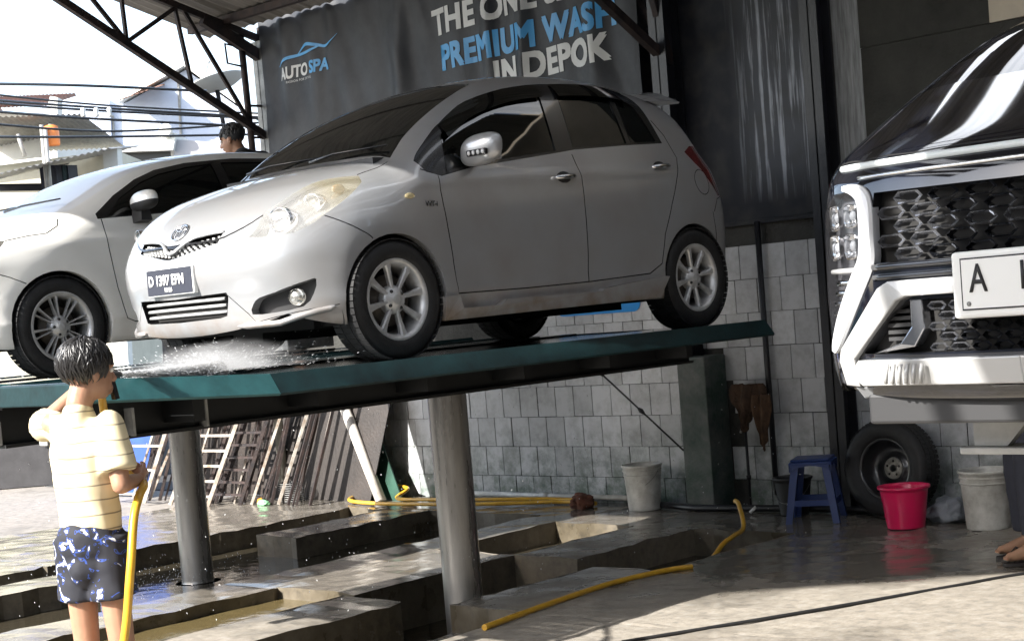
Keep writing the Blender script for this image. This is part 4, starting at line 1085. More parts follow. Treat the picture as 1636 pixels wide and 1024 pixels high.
    u = MB(); u.box((-.62, .42, .19), (.62, 3.6, .30)); u.box((-.44, .2, .30), (.44, 3.6, .62)); u.box((-.15, .5, .14), (.1, 3.4, .2)); u.build('underbody', MT['under'], root)
    for sc in (.80, 3.26):
        for sg in (1, -1):
            make_wheel(root, .745*sg, sc, .302, .302, .2, .185, 8, sg)
    return root
yaris()
# ---------------------------------------------------------------- the white minivan on the left lift
WP = dict(
 ZT=[(-.3,.62),(0,.72),(.1,.80),(.25,.86),(.5,.93),(.75,.99),(.9,1.03),(1.05,1.085),(1.3,1.20),(1.67,1.36),(2.0,1.435),(2.4,1.48),(2.7,1.49),(3.2,1.475),(3.8,1.425),(4.15,1.36),(4.3,1.25),(4.5,1.0)],
 SF=[(.1,.16),(.22,.06),(.4,.02),(.55,0),(.68,.02),(.78,.08),(.86,.18),(1.0,.45),(1.7,1.3)],
 SR=[(.1,4.25),(.3,4.36),(.6,4.39),(.9,4.36),(1.2,4.30),(1.4,4.20),(1.7,4.0)],
 WZ=[(.1,.78),(.22,.82),(.35,.842),(.55,.848),(.75,.846),(.88,.832),(.97,.808),(1.05,.785),(1.2,.72),(1.36,.645),(1.55,.55)],
 WS=[(0,-.14),(.2,-.10),(.5,-.045),(.85,-.008),(1.2,0),(3.2,0),(3.8,-.02),(4.4,-.09)],
 wheels=((.88,.325),(3.55,.325)), arch=.345, flare=.012, creases=((.80,.04,.008,.04),(.36,.0,.007,.03)), crown=.12, bow=(.28,.6),
 K=[(0,.16),(.8,.13),(1.1,.09),(1.5,.10),(3.6,.10),(4.4,.15)], kf=.12, zb=.19)
def minivan():
    root = empty('white_minivan', (-9.80, 4.48, 1.43), 'pearl white minivan raised on the left lift behind the boy', 'car', 'cars raised on wash lifts')
    c = Car(root, WP, .027, 4.4, .9, 1.62, (.9, 3.5, .62))
    side = lambda fc: fc.normal[1] > .2 or fc.calc_center_median()[1] > .55
    up = lambda fc: fc.normal[2] > .12 and fc.calc_center_median()[0] < 2.3
    front = lambda fc: fc.calc_center_median()[0] < .6 and fc.normal[0] < -.12
    DLO = [(1.22,.985),(1.22,1.02),(1.40,1.14),(1.61,1.25),(1.79,1.315),(2.05,1.365),(2.45,1.40),(3.2,1.405),(3.75,1.375),(3.95,1.27),(4.0,1.12),(3.0,1.07),(2.0,1.03)]
    fw = [(1.30,1.005),(1.42,1.115),(1.63,1.225),(1.80,1.285),(2.05,1.335),(2.25,1.36),(2.27,1.06),(1.9,1.035)]
    rw = [(2.36,1.065),(2.34,1.368),(3.05,1.378),(3.07,1.095)]
    qw = [(3.14,1.10),(3.12,1.378),(3.70,1.35),(3.90,1.25),(3.94,1.14)]
    ws = [(2.05,0),(.99,0),(1.0,.35),(1.03,.56),(1.08,.665),(1.14,.67),(1.37,.62),(1.60,.575),(1.80,.54),(2.02,.50)]
    head = [(.16,.66),(.2,.76),(.33,.83),(.52,.875),(.60,.87),(.5,.79),(.36,.70),(.25,.655)]
    grille = [(-.01,.70),(.48,.735),(.46,.66),(.3,.60),(-.01,.59)]
    intake = [(-.01,.42),(.42,.43),(.36,.29),(-.01,.28)]
    door = [(1.245,.99),(1.25,.84),(1.285,.55),(1.335,.35),(1.40,.325),(2.28,.33),(2.32,.9),(2.31,1.385),(2.05,1.36),(1.79,1.31),(1.61,1.245),(1.40,1.135)]
    door2 = [(2.28,.33),(3.05,.35),(3.16,.55),(3.3,.8),(3.15,1.39),(2.31,1.39),(2.32,.9)]
    G = [dict(name='front_side_window', proj='side', poly=fw, sel=side, off=-.007), dict(name='rear_side_window', proj='side', poly=rw, sel=side, off=-.007), dict(name='quarter_window', proj='side', poly=qw, sel=side, off=-.007),
         dict(name='window_frame', proj='side', poly=DLO, sel=side, off=-.002), dict(name='windscreen', proj='top', poly=ws, sel=up, off=-.004),
         dict(name='headlight', proj='side', poly=head, sel=lambda fc: fc.calc_center_median()[1] > .3, off=-.003),
         dict(name='grille', proj='front', poly=grille, sel=front, recess=(.04, 0, 0)), dict(name='lower_intake', proj='front', poly=intake, sel=front, recess=(.06, 0, 0)),
         dict(name='front_door', proj='side', poly=door, sel=side), dict(name='rear_door', proj='side', poly=door2, sel=side)]
    seams = [('side', [(1.245,.985),(1.25,.84),(1.285,.55),(1.335,.35),(1.40,.325),(2.28,.33),(3.05,.35),(3.16,.55),(3.3,.8),(3.25,1.1)], .0035), ('side', [(2.28,.335),(2.32,.9),(2.315,1.04)], .0035),
             ('side', [(.47,.675),(.56,.645),(.66,.60)], .003), ('side', [(.60,.87),(.75,.895),(.86,.905),(.95,.95),(.99,1.0)], .003)]
    M = c.finish(G, seams, ((.88,.325,.345),(3.55,.325,.345)), MT['white_paint'], side)
    c.emit('body', M[None], [MT['white_paint']], 'join', extra=c.lip)
    c.emit('panel_seam', M['_seam'], [MT['black_trim']], 'join')
    for n, m in (('front_door','white_paint'),('rear_door','white_paint'),('window_frame','black_trim'),('front_side_window','tint'),('rear_side_window','tint'),('quarter_window','tint'),('headlight','lamp_house')):
        if n in M: c.emit(n, M[n], [MT[m]], 'both')
    c.emit('windscreen', M['windscreen'], [mat('sky_glare_windscreen', (.86,.87,.88), .06, spec=.8), MT['black_trim']], 'join')  # white glass colour stands in for the bright sky reflected in it
    c.emit('grille', M['grille'], [MT['black_trim']], 'join'); c.emit('lower_intake', M['lower_intake'], [MT['under']], 'join')
    for sg in (1, -1):
        m = MB(); mx, ms, mz = .93*sg, 1.50, 1.075
        for k, (za, zb_, mt_) in enumerate(((-.02, 1, 0), (-1, -.02, 1))):
            bm = bmesh.new(); bmesh.ops.create_uvsphere(bm, u_segments=26, v_segments=20, radius=1)
            S = lambda a, e_: math.copysign(abs(a)**e_, a)
            dead = [f_ for f_ in bm.faces if not (za-.02 <= f_.calc_center_median().z <= zb_)]
            bmesh.ops.delete(bm, geom=dead, context='FACES')
            for v in bm.verts:
                p = v.co.copy(); v.co = Vector((mx+S(p.x, .75)*.125, ms+(S(p.y, .8)*.07 if p.y < 0 else p.y*.045), mz+S(p.z, .75)*(.075 if p.z > 0 else .05)+.012*p.x*sg))
            bm.verts.index_update(); m.add([v.co for v in bm.verts], [[v.index for v in f_.verts] for f_ in bm.faces], mt_, True); bm.free()
        mo = m.build('door_mirror', [MT['white_paint'], MT['dark_plastic']], root)
        a = MB(); a.prism([(-.03,-.02),(.09,-.02),(.06,.07),(-.02,.07)], lambda p: (.80*sg, ms+p[0], .97+p[1]), lambda p: (.90*sg, ms+p[0]*.7, .985+p[1])); a.build('mirror_arm', MT['dark_plastic'], mo)
        for hs, hz in ((2.14, .90), (2.98, .92)):
            h = MB(); q = [((.862-.016*u*u)*sg, hs+.09*u, hz) for u in np.linspace(-1, 1, 7)]; h.tube(q, .013, 8); h.build('door_handle', MT['white_paint'], root)
        for sc in (.88, 3.55):
            w = MB(); v_ = []; f_ = []
            for i in range(17):
                t = math.pi*i/16*1.2-.1*math.pi
                for x in (.80, .45): v_.append((x*sg, sc+.365*math.cos(t), .325+.365*math.sin(t)))
            for i in range(16): f_.append((i*2, i*2+1, i*2+3, i*2+2))
            w.add(v_, f_, 0, True); w.box((.44*sg, sc-.37, .2), (.45*sg, sc+.37, .7)); w.build('wheel_well', MT['under'], root)
            make_wheel(root, .745*sg, sc, .325, .315, .212, .19, 8, sg, style='split')
    u = MB(); u.box((-.7, .3, .20), (.7, 4.2, .32)); u.box((-.44, .2, .32), (.44, 4.2, .62)); u.build('underbody', MT['under'], root)
    for (xa, xb) in ((-.55, .05), (.05, .6)):
        w = MB(); w.tube([(xa, 1.0, 1.105), (xa+.15, 1.05, 1.13), (xb, 1.09, 1.135)], [.008, .007, .005], 6); w.build('wiper', MT['black_trim'], root)
minivan()
# ---------------------------------------------------------------- the black car at the right edge
SP = dict(
 ZT=[(-.3,.90),(0,.99),(.2,1.085),(.46,1.205),(.88,1.395),(1.3,1.56),(1.8,1.69),(2.5,1.735),(3.4,1.70),(4.1,1.62),(4.4,1.45),(4.6,1.1)],
 SF=[(.1,.10),(.22,.04),(.35,.0),(.6,.0),(.85,.02),(.97,.045),(1.02,.09),(1.08,.2),(1.3,.65),(1.8,1.7)],
 SR=[(.1,4.36),(.3,4.44),(.6,4.46),(1.0,4.44),(1.3,4.38),(1.55,4.28),(1.9,4.1)],
 WZ=[(.1,.80),(.22,.85),(.4,.882),(.6,.89),(.8,.888),(.95,.872),(1.05,.85),(1.2,.80),(1.45,.72),(1.65,.64),(1.8,.58)],
 WS=[(0,-.06),(.2,-.035),(.5,-.012),(.9,0),(3.6,0),(4.4,-.06)],
 wheels=((.86,.50),(3.64,.50)), arch=.36, flare=.02, creases=((.80,.02,.008,.05),), crown=.07, bow=(.12,.42),
 K=[(0,.10),(.8,.10),(1.5,.10),(4.4,.12)], kf=.09, zb=.20)
MT['hex'] = mat('grille_gloss_black', (.010, .011, .014), .08, coat=1.0)
MT['hex_silver'] = mat('grille_dark_chrome', (.42, .43, .46), .16, .9)
def cr2(pts, n):
    P = [Vector(p) for p in pts]; out = []
    for i in range(len(P)-1):
        p0, p1, p2, p3 = P[max(i-1, 0)], P[i], P[i+1], P[min(i+2, len(P)-1)]
        for k in range(n):
            t = k/n; out.append(tuple(0.5*((2*p1)+(p2-p0)*t+(2*p0-5*p1+4*p2-p3)*t*t+(3*p1-p0-3*p2+p3)*t**3)))
    return out+[tuple(P[-1])]
def suv():
    root = empty('black_crossover', (-2.29, 4.62, 1.03), 'glossy black car with silver bumper trim and a white plate, nose at the right edge', 'car', 'cars raised on wash lifts')
    c = Car(root, SP, .027, 4.5, .93, 1.8, (.9, 3.6, .7))
    side = lambda fc: fc.normal[1] > .25 or fc.calc_center_median()[1] > .6
    front = lambda fc: fc.calc_center_median()[0] < .75 and fc.normal[0] < -.05
    up = lambda fc: fc.normal[2] > .12 and .5 < fc.calc_center_median()[0] < 2.0 and fc.calc_center_median()[2] > 1.2
    fs = c.front
    head = [(.655,.905),(.595,.865),(.585,.67),(.755,.415),(.775,.42),(.83,.55),(.86,.78),(.80,.86),(.73,.905)]
    grille = [(-.01,.885),(.525,.89),(.53,.85),(.54,.662),(-.01,.655)]
    lower = [(-.01,.535),(.40,.535),(.46,.50),(.60,.37),(.58,.365),(-.01,.365)]
    ws = [(1.75,0),(.62,0),(.64,.4),(.70,.70),(1.0,.68),(1.4,.63),(1.72,.58)]
    sw = [(.85,1.10),(1.1,1.28),(1.45,1.46),(1.75,1.555),(2.5,1.60),(3.4,1.585),(4.0,1.50),(4.1,1.20),(2.5,1.12)]
    G = [dict(name='headlight', proj='front', poly=head, sel=lambda fc: fc.calc_center_median()[0] < .75 and fc.calc_center_median()[1] > .4, recess=(.05, -.01, 0)),
         dict(name='grille', proj='front', poly=grille, sel=front, recess=(.055, 0, 0)), dict(name='lower_intake', proj='front', poly=lower, sel=front, recess=(.06, 0, 0)),
         dict(name='windscreen', proj='top', poly=ws, sel=up, off=-.004), dict(name='side_window', proj='side', poly=sw, sel=side, off=-.006)]
    seams = [('top', [(.10,0),(.115,.4),(.16,.62),(.24,.76)], .003), ('side', [(1.25,1.12),(1.27,.8),(1.3,.36),(2.4,.34)], .0035)]
    M = c.finish(G, seams, ((.86,.50,.36),(3.64,.50,.36)), MT['black_paint'], side)
    c.emit('body', M[None], [MT['black_paint']], 'join', extra=c.lip)
    c.emit('panel_seam', M['_seam'], [MT['under']], 'join')
    for n, mm, mode in (('windscreen', ['windscreen_dark','black_trim'], 'join'), ('side_window', ['tint'], 'both'), ('grille', ['under','hex'], 'join'), ('lower_intake', ['under','dark_plastic'], 'join')):
        MT.setdefault('windscreen_dark', mat('dark_windscreen', (.006,.006,.008), .02, spec=.8))
        c.emit(n, M[n], [MT[q] for q in mm], mode)
    hl = c.emit('headlight', M['headlight'], [mat('lamp_bezel', (.10,.10,.11), .25, .3), MT['black_trim']], 'both')
    # surface strip helper: outline in (x, z) raised off the front
    def strip(name, outline, d0, d1, m, parent=root, sg=1, dens=3):
        b = MB(); top = []; bot = []
        for (x, z) in outline:
            s = fs(x, z); top.append((x*sg, s-d1, z)); bot.append((x*sg, s+d0, z))
        n = len(top); bm = bmesh.new(); vt = [bm.verts.new(p) for p in top]; vb = [bm.verts.new(p) for p in bot]
        bm.faces.new(vt); bm.faces.new(vb[::-1])
        for i in range(n): bm.faces.new((vt[i], vb[i], vb[(i+1) % n], vt[(i+1) % n]))
        es = [e for e in bm.edges if e.verts[0] in vt and e.verts[1] in vt]
        bmesh.ops.recalc_face_normals(bm, faces=bm.faces[:])
        bmesh.ops.bevel(bm, geom=es, offset=.006, segments=2, profile=.5, affect='EDGES', clamp_overlap=True)
        bmesh.ops.triangulate(bm, faces=[f_ for f_ in bm.faces if len(f_.verts) > 4])
        bm.verts.index_update(); b.add([v.co for v in bm.verts], [[v.index for v in f_.verts] for f_ in bm.faces], 0); bm.free()
        return b.build(name, m, parent)
    for sg, ho in zip((1, -1), hl):
        path = [(.665,.918,.010),(.615,.908,.020),(.575,.885,.028),(.558,.84,.028),(.553,.74,.028),(.556,.672,.032),(.60,.60,.033),(.68,.485,.030),(.735,.405,.022),(.757,.375,.010)]
        P = cr2(path, 4); v = []; f = []
        for i, (x, z, w) in enumerate(P):
            p0 = P[max(i-1, 0)]; p1 = P[min(i+1, len(P)-1)]; tx, tz = p1[0]-p0[0], p1[1]-p0[1]; L_ = math.hypot(tx, tz) or 1; nx, nz = -tz/L_, tx/L_
            s0_ = fs(x, z)
            for q, d in ((-1, .03), (-1, -.012), (-.7, -.022), (.7, -.022), (1, -.012), (1, .03)): v.append(((x+nx*w*q)*sg, s0_+d, z+nz*w*q))
        for i in range(len(P)-1):
            for j in range(5): f.append((i*6+j, i*6+j+1, i*6+7+j, i*6+6+j))
        f += [tuple(range(6)), tuple((len(P)-1)*6+j for j in range(6))]
        b = MB(); b.add(v, f, 0, False); b.build('running_light', MT['lamp_white'], ho)
        # four square reflectors, each with a lens, and a ladder of small ones below
        for (x, z, w, h) in ((.638,.825,.036,.040),(.728,.825,.040,.044),(.638,.725,.034,.044),(.725,.725,.040,.044)):
            s = fs(x, z)+.022; sl = (fs(x+.02, z)-fs(x-.02, z))/.04
            T = frame((x*sg, s, z), Vector((sg, sl, 0)).normalized(), (0,0,1), Vector((sl*sg, -1, 0)).normalized())
            b = MB()
            pr_ = [(1.0,.012),(.92,.014),(.80,-.004),(.55,-.016),(.0,-.02)]; v = []; f = []
            for q, d in pr_:
                for i in range(16):
                    t = 2*math.pi*i/16; cx = math.copysign(abs(math.cos(t))**.45, math.cos(t)); cz = math.copysign(abs(math.sin(t))**.45, math.sin(t)); v.append((cx*w*q, cz*h*q, d))
            for r_ in range(4):
                for i in range(16): f.append((r_*16+i, r_*16+(i+1) % 16, (r_+1)*16+(i+1) % 16, (r_+1)*16+i))
            b.add(v, f, 0, False, T); b.build('lamp_cell', MT['chrome'], ho)
            b = MB(); q = MB(); q.ico((0, 0, 0), 1, 2, 0, (w*.42, h*.42, .012)); b.add(q.v, q.f, 0, True, T); b.build('lamp_lens', mat('lens_glass', (.25,.26,.28), .05, spec=.9), ho)
        b = MB(); b.tube([(x*sg, fs(x, .645)+.012, .645) for x in (.61,.66,.71,.76)], .009, 8); b.build('lamp_bar', MT['satin'], ho)
        for k in range(5):
            b = MB(); z = .605-.034*k; x0 = .645+.02*k; b.tube([(x*sg, fs(x, z)+.022, z) for x in np.linspace(x0, x0+.085-.008*k, 4)], .011, 6); b.build('lamp_rib', MT['chrome'], ho)
        cov = [(.655,.905),(.598,.862),(.592,.672),(.757,.425),(.775,.43),(.825,.55),(.845,.78),(.80,.85),(.73,.90)]
        strip('lamp_cover', cov, -.008, .012, MT['lamp_cover'], ho, sg)
        # bumper frame, in three pieces per side
        strip('bumper_trim', [(-.001,.60),(.46,.60),(.505,.58),(.70,.385),(.715,.345),(.70,.262),(.628,.258),(.628,.352),(.43,.535),(.395,.548),(-.001,.548)], .04, .03, MT['satin'], root, sg)
        strip('skid_plate', [(-.001,.348),(.60,.348),(.615,.335),(.618,.275),(.60,.262),(-.001,.262)], .04, .045, MT['satin'], root, sg)
        strip('lower_lip', [(-.001,.256),(.66,.256),(.64,.215),(-.001,.205)], .05, .02, mat('grey_plastic', (.16,.165,.17), .5), root, sg)
        for k in range(6):
            b = MB(); x = .34+.027*k; s = fs(x, .3)-.048
            b.tube([(x*sg, s, .335), ((x+.004)*sg, s-.004, .305), ((x+.010)*sg, s, .272)], .007, 8); b.build('skid_rib', MT['satin'], root)
        strip('intake_fin', [(.395,.54),(.35,.54),(.345,.44),(.385,.385),(.50,.372),(.56,.366),(.44,.40),(.395,.45)], .05, .0, MT['hex_silver'], root, sg)
        b = MB()
        for k in range(5):
            z = .50-.022*k; s = fs(.45, z)+.03; b.box((.41*sg, s, z-.006), ((.50-.0*k)*sg, s+.02, z+.006))
        b.build('fog_grille', MT['dark_plastic'], root)
    # light bar across the nose
    lb = MB(); pts = [(x, fs(x, .985)-.004, .985) for x in np.linspace(-.70, .70, 41)]; lb.tube(pts, .013, 8); lb.build('light_bar', mat('frosted_bar', (.62,.66,.66), .3), root)
    lb = MB(); pts = [(x, fs(x, .945)-.003, .945-.0*x) for x in np.linspace(-.60, .60, 41)]; lb.tube(pts, .006, 6); lb.build('nose_line', MT['chrome'], root)
    # grille : offset rows of long hexagonal scales
    gm = [MT['hex'], MT['hex_silver']]
    def hexa(b, cx, cz, w, h, t, mi):
        o = [(-w, 0), (-w+h*1.0, h), (w-h*1.0, h), (w, 0), (w-h*1.0, -h), (-w+h*1.0, -h)]
        i_ = [((x)*(w-t*1.4)/w, z*(h-t)/h) for x, z in o]
        v = []; f = []
        for (x, z), d in [(p, .0) for p in o]+[(p, -.008) for p in [((a+c_)/2, (b_+d_)/2) for (a, b_), (c_, d_) in zip(o, i_)]]+[(p, .02) for p in i_]:
            v.append((cx+x, fs(cx+x, cz+z)+.012+d, cz+z))
        for r_ in (0, 1):
            for k in range(6): f.append((r_*6+k, r_*6+(k+1) % 6, (r_+1)*6+(k+1) % 6, (r_+1)*6+k))
        b.add(v, f, mi)
    for row in range(5):
        cz = .864-.045*row
        for k in range(-6, 7):
            cx = k*.132+(.066 if row % 2 else 0)
            if abs(cx) > .48: continue
            b = MB(); hexa(b, cx, cz, .058, .021, .011, 1 if (abs(cx) > .3 or row == 2) else 0); b.build('grille_scale', gm, root)
    for row in range(5):
        cz = .512-.033*row
        for k in range(-5, 6):
            cx = k*.075+(.0375 if row % 2 else 0)
            if abs(cx) > .33: continue
            b = MB(); hexa(b, cx, cz, .036, .0145, .008, 1 if abs(cx) > .22 else 0); b.build('intake_scale', gm, root)
    for z, r_ in ((.648, .012), (.615, .010)):
        q = MB(); q.tube([(x, fs(x, z)-.002, z) for x in np.linspace(-.53, .53, 31)], r_, 8); q.build('grille_rail', MT['hex'], root)
    # white plate in its frame
    s0 = fs(.1, .57)-.05
    p = MB(); p.box((-.205, s0, .467), (.205, s0+.03, .672), 0, .012); pl = p.build('number_plate', MT['plate_white'], root)
    p = MB(); p.box((-.172, s0-.003, .492), (.172, s0-.001, .652)); p.build('plate_border', MT['black_char'], pl)
    p = MB(); p.box((-.167, s0-.005, .497), (.167, s0-.0035, .647)); p.build('plate_face', MT['plate_white'], pl)
    for ch, x in (('A', -.142), ('1', .010)):
        text_obj('plate_letter', ch, .122, MT['black_char'], pl, frame((x, s0-.006, .548), (1,0,0), (0,0,1), (0,-1,0)), bold=.0012, xscale=.72)
    b = MB(); b.lathe([(.001,.003),(.006,.002),(.008,0)], 10, 0, 'z', xf=frame((-.148, s0-.006, .512), (1,0,0), (0,0,1), (0,-1,0))); b.build('plate_screw', MT['steel_grey'], pl)
    for sg in (1, -1):
        m = MB(); m.ico((1.0*sg, 1.25, 1.12), 1, 3, 0, (.13, .07, .09)); m.build('door_mirror', MT['black_paint'], root)
        for sc in (.86, 3.64):
            make_wheel(root, .785*sg, sc, .52, .335, .215, .205, 10, sg, style='split')
    u = MB(); u.box((-.64, .25, .20), (.64, 4.2, .34)); u.box((-.45, .2, .3), (.45, 4.2, .7)); u.build('underbody', MT['under'], root)
    u = MB(); u.box((-.62, .10, .13), (.62, .16, .23), 0, .01); u.build('air_dam', MT['dark_plastic'], root)
suv()
# ================================================================ people
def cap(b, p, q, r1, r2=None, n=14, seg=5):
    r2 = r1 if r2 is None else r2; p = Vector(p); q = Vector(q)
    b.tube([p+(q-p)*i/seg for i in range(seg+1)], [r1+(r2-r1)*i/seg for i in range(seg+1)], n)
    b.ico(p, r1, 2); b.ico(q, r2, 2); return b
def fuse(b, name, m, voxel, parent, smooth=6, disp=None):
    """one continuous skin over overlapping shapes"""
    me = b.mesh(name, m); o = bpy.data.objects.new('fuse', me)
    rm = o.modifiers.new('r', 'REMESH'); rm.mode = 'VOXEL'; rm.voxel_size = voxel; rm.use_smooth_shade = True
    sm = o.modifiers.new('s', 'SMOOTH'); sm.iterations = smooth; sm.factor = .5
    m2 = evaluate(o); m2.name = name
    bpy.data.objects.remove(o); m2.materials.clear(); m2.materials.append(m)
    if disp:
        N = np.zeros(len(m2.vertices)*3, np.float32); P = N.copy(); m2.vertices.foreach_get('co', P); m2.vertices.foreach_get('normal', N)
        D = np.array([disp(Vector(q)) for q in P.reshape(-1, 3)], np.float32)
        m2.vertices.foreach_set('co', (P.reshape(-1, 3)+N.reshape(-1, 3)*D[:, None]).ravel()); m2.update()
    m2.polygons.foreach_set('use_smooth', [True]*len(m2.polygons))
    return link_mesh(name, m2, parent)
from mathutils import noise as mnoise
def hand(b, wrist, palm_dir, normal, side, curl=.9, s=1.0):
    """palm and five fingers curling about something across the palm"""
    w = Vector(wrist); d = Vector(palm_dir).normalized(); n = Vector(normal).normalized(); a = d.cross(n).normalized()*side
    for t in (-.026, -.009, .009, .026):
        cap(b, w+a*t*.8*s, w+(d*.068+a*t)*s, .0125*s, .0115*s, 8, 3)
    for t, L, k in ((-.029, .058, 0), (-.0095, .070, 1), (.0095, .075, 2), (.029, .066, 3)):
        p = w+(d*.070+a*t)*s; ang = 0
        for j, f in enumerate((.42, .33, .25)):
            ang += curl*(.75 if j == 0 else .95)
            dd = d*math.cos(ang)+n*math.sin(ang); q = p+dd*L*f*s*1.15
            cap(b, p, q, .0092*s, .0080*s, 8, 2); p = q
    p = w+(a*.026+d*.015)*s; q = p+(a*.026+d*.026+n*.016)*s; cap(b, p, q, .0115*s, .0095*s, 8, 2)
    cap(b, q, q+(a*-.004+d*.026+n*.018)*s, .0092*s, .0078*s, 8, 2)

def person(label, loc, rz, J, cols, group=None, hair='mop', stripes=False, clothes='tee', scale=1.0, look=(0, 0), slim=1.0):
    r = empty('person', loc, label, 'person', group, rz); r.scale = (scale,)*3
    skin = mat('skin', cols['skin'], .45, var=.18, vscale=9, bump=.05); skin.node_tree.nodes['Principled BSDF'].inputs['Subsurface Weight'].default_value = .08
    b = MB(); S = lambda p: Vector(p)
    # trunk
    b.ico(J['pelvis'], 1, 3, 0, (.145*slim, .105, .12)); b.ico(J['waist'], 1, 3, 0, (.125*slim, .09, .14)); b.ico(J['chest'], 1, 3, 0, (.150*slim, .105*slim, .17))
    cap(b, Vector(J['chest'])+Vector((0, 0, .08)), J['neck'], .075*slim, .05); cap(b, J['neck'], J['head'], .05, .055)
    for s_, k in ((1, 'r'), (-1, 'l')):
        cap(b, Vector(J['chest'])+Vector((.06*s_*slim, 0, .09)), J['sho_'+k], .062*slim, .054*slim)
        cap(b, J['sho_'+k], J['elb_'+k], .047, .036); cap(b, J['elb_'+k], J['wri_'+k], .037, .025)
        cap(b, J['hip_'+k], J['kne_'+k], .082*slim, .053*slim**.5); 
        kn, an = Vector(J['kne_'+k]), Vector(J['ank_'+k])
        mid = kn.lerp(an, .3)+Vector((0, -.014, 0)); cap(b, kn, mid, .051, .052); cap(b, mid, an, .052, .033)
        ft = Vector(J.get('toe_'+k, an+Vector((.01*s_, .15, -.05)))); heel = an+Vector((0, -.035, -.045))
        cap(b, an, heel, .034, .030, 10, 3); cap(b, heel, an.lerp(ft, .5)+Vector((0, 0, -.012)), .032, .036, 10, 3); cap(b, an, an.lerp(ft, .6), .034, .028, 10, 3); cap(b, an.lerp(ft, .5)+Vector((0, 0, -.012)), ft, .036, .026, 10, 3)
        for t in range(5):
            o = Vector((.018*(t-2), .026-.006*abs(t-1.4), -.006)); cap(b, ft+o*.6, ft+o+Vector((0, .012, 0)), .011, .009, 7, 2)
        hd = J['hand_'+k]; hand(b, J['wri_'+k], hd[0], hd[1], hd[2], hd[3])
    hc = Vector(J['head'])
    H = Matrix.Translation(hc) @ Matrix.Rotation(look[0], 4, 'Z') @ Matrix.Rotation(look[1], 4, 'X')
    hp = lambda *p: H @ Vector(p)
    def blob(c, rad, s_):
        q = MB(); q.ico((0, 0, 0), 1, 3, 0, s_); b.add([H @ (Vector(v)*1.0+Vector(c)) for v in q.v], q.f, 0, True)
    blob((0, -.012, .035), 1, (.073, .092, .085)); blob((0, .018, -.02), 1, (.062, .075, .085)); blob((0, .055, -.075), 1, (.032, .03, .025))
    cap(b, hp(0, .088, .018), hp(0, .108, -.022), .010, .014, 8, 3); blob((.008, .100, -.026), 1, (.012, .010, .008)); blob((-.008, .100, -.026), 1, (.012, .010, .008))
    cap(b, hp(-.02, .088, -.052), hp(.02, .088, -.052), .008, .008, 8, 3); cap(b, hp(-.045, .078, .03), hp(.045, .078, .03), .011, .011, 8, 3)
    for s_ in (1, -1):
        blob((.072*s_, -.005, -.005), 1, (.010, .018, .030))
    o = fuse(b, 'body', skin, .0065, r, 4)
    for s_ in (1, -1):
        e = MB(); c = hp(.031*s_, .081, .012); e.ico(c, .0115, 2); eo = e.build('eye', mat('eye_white', (.7, .68, .64), .2), r)
        e = MB(); c = hp(.031*s_, .0905, .012); e.ico(c, .005, 2); e.build('iris', mat('iris', (.02, .012, .01), .15), eo)
    # hair : a cap of separate strands
    hb = MB(); rnd = random.Random(7); hm = mat('black_hair', (.012, .011, .011), .38, spec=.6)
    short = hair == 'short'
    q = MB(); q.ico((0, 0, 0), 1, 3, 0, (.079, .098, .092))
    keep = []
    for v in q.v: keep.append(H @ (Vector(v)*(.985 if short else 1.0)+Vector((0, -.014, .038))))
    fs = [f for f in q.f if (lambda c: c.z > (.005 if c.y > .045 else (-.055 if c.y < .0 else -.02)))(sum((Vector(q.v[i]) for i in f), Vector())/3)]
    hb.add(keep, fs, 0, True)
    n = 260 if short else 760
    for k in range(n):
        th = rnd.uniform(0, 2*math.pi); ph = math.acos(rnd.uniform(.0 if not short else .15, 1))
        L = .03 if short else rnd.uniform(.06, .105)
        pts = []
        for i in range(4):
            a = ph+(L*i/3)/.095
            if not short and math.cos(th-math.pi/2) > .55: a = min(a, 1.62)
            lift = 1.02+(.03 if not short else .0)*math.sin(math.pi*min(1, i/3+.25))+rnd.uniform(0, .09)
            swirl = th+.34*i/3*math.sin(k*1.7)
            pts.append(H @ Vector((.079*math.sin(a)*math.cos(swirl)*lift, .098*math.sin(a)*math.sin(swirl)*lift-.014, .092*math.cos(a)*lift+.038)))
        hb.tube(pts, [.0062, .0058, .0042, .001], 5, 0, False)
    hb.build('hair', hm, r)
    # clothes
    if clothes == 'tee':
        b = MB()
        N = 13
        for i in range(N):
            u = i/(N-1); rx = .150-.008*math.sin(u*math.pi)+.012*u; ry = .122-.008*u
            c = Vector(J['hem']).lerp(Vector(J['chest']), u)
            q = MB(); q.ico((c.x, c.y, c.z), 1, 3, 0, (rx*slim, ry*slim**.6, .10)); b.add(q.v, q.f)
        c = Vector(J['chest']); q = MB(); q.ico((c.x, c.y, c.z+.02), 1, 3, 0, (.168*slim, .118*slim**.6, .15)); b.add(q.v, q.f)
        cap(b, Vector(J['chest'])+Vector((0, 0, .08)), Vector(J['neck'])+Vector((0, -.005, -.03)), .105*slim, .064)
        for s_, k in ((1, 'r'), (-1, 'l')):
            cap(b, Vector(J['chest'])+Vector((.07*s_*slim, 0, .09)), J['sho_'+k], .082*slim, .066*slim)
            sl = Vector(J['sho_'+k]).lerp(Vector(J['elb_'+k]), .78)
            seg = 7; P = [Vector(J['sho_'+k]).lerp(sl, i/seg) for i in range(seg+1)]
            b.tube(P, [(.066+.014*i/seg)*slim**.7 for i in range(seg+1)], 16); b.ico(P[0], .066*slim, 2)
        z0 = J['hem'][2]-.05
        def fold(co):
            return .011*mnoise.noise(Vector((co.x*9+co.z*5, co.y*6, co.z*3.4-co.x*3)))+.008*mnoise.noise(Vector((co.x*15+co.z*12, co.y*12, co.z*7-co.x*9)))
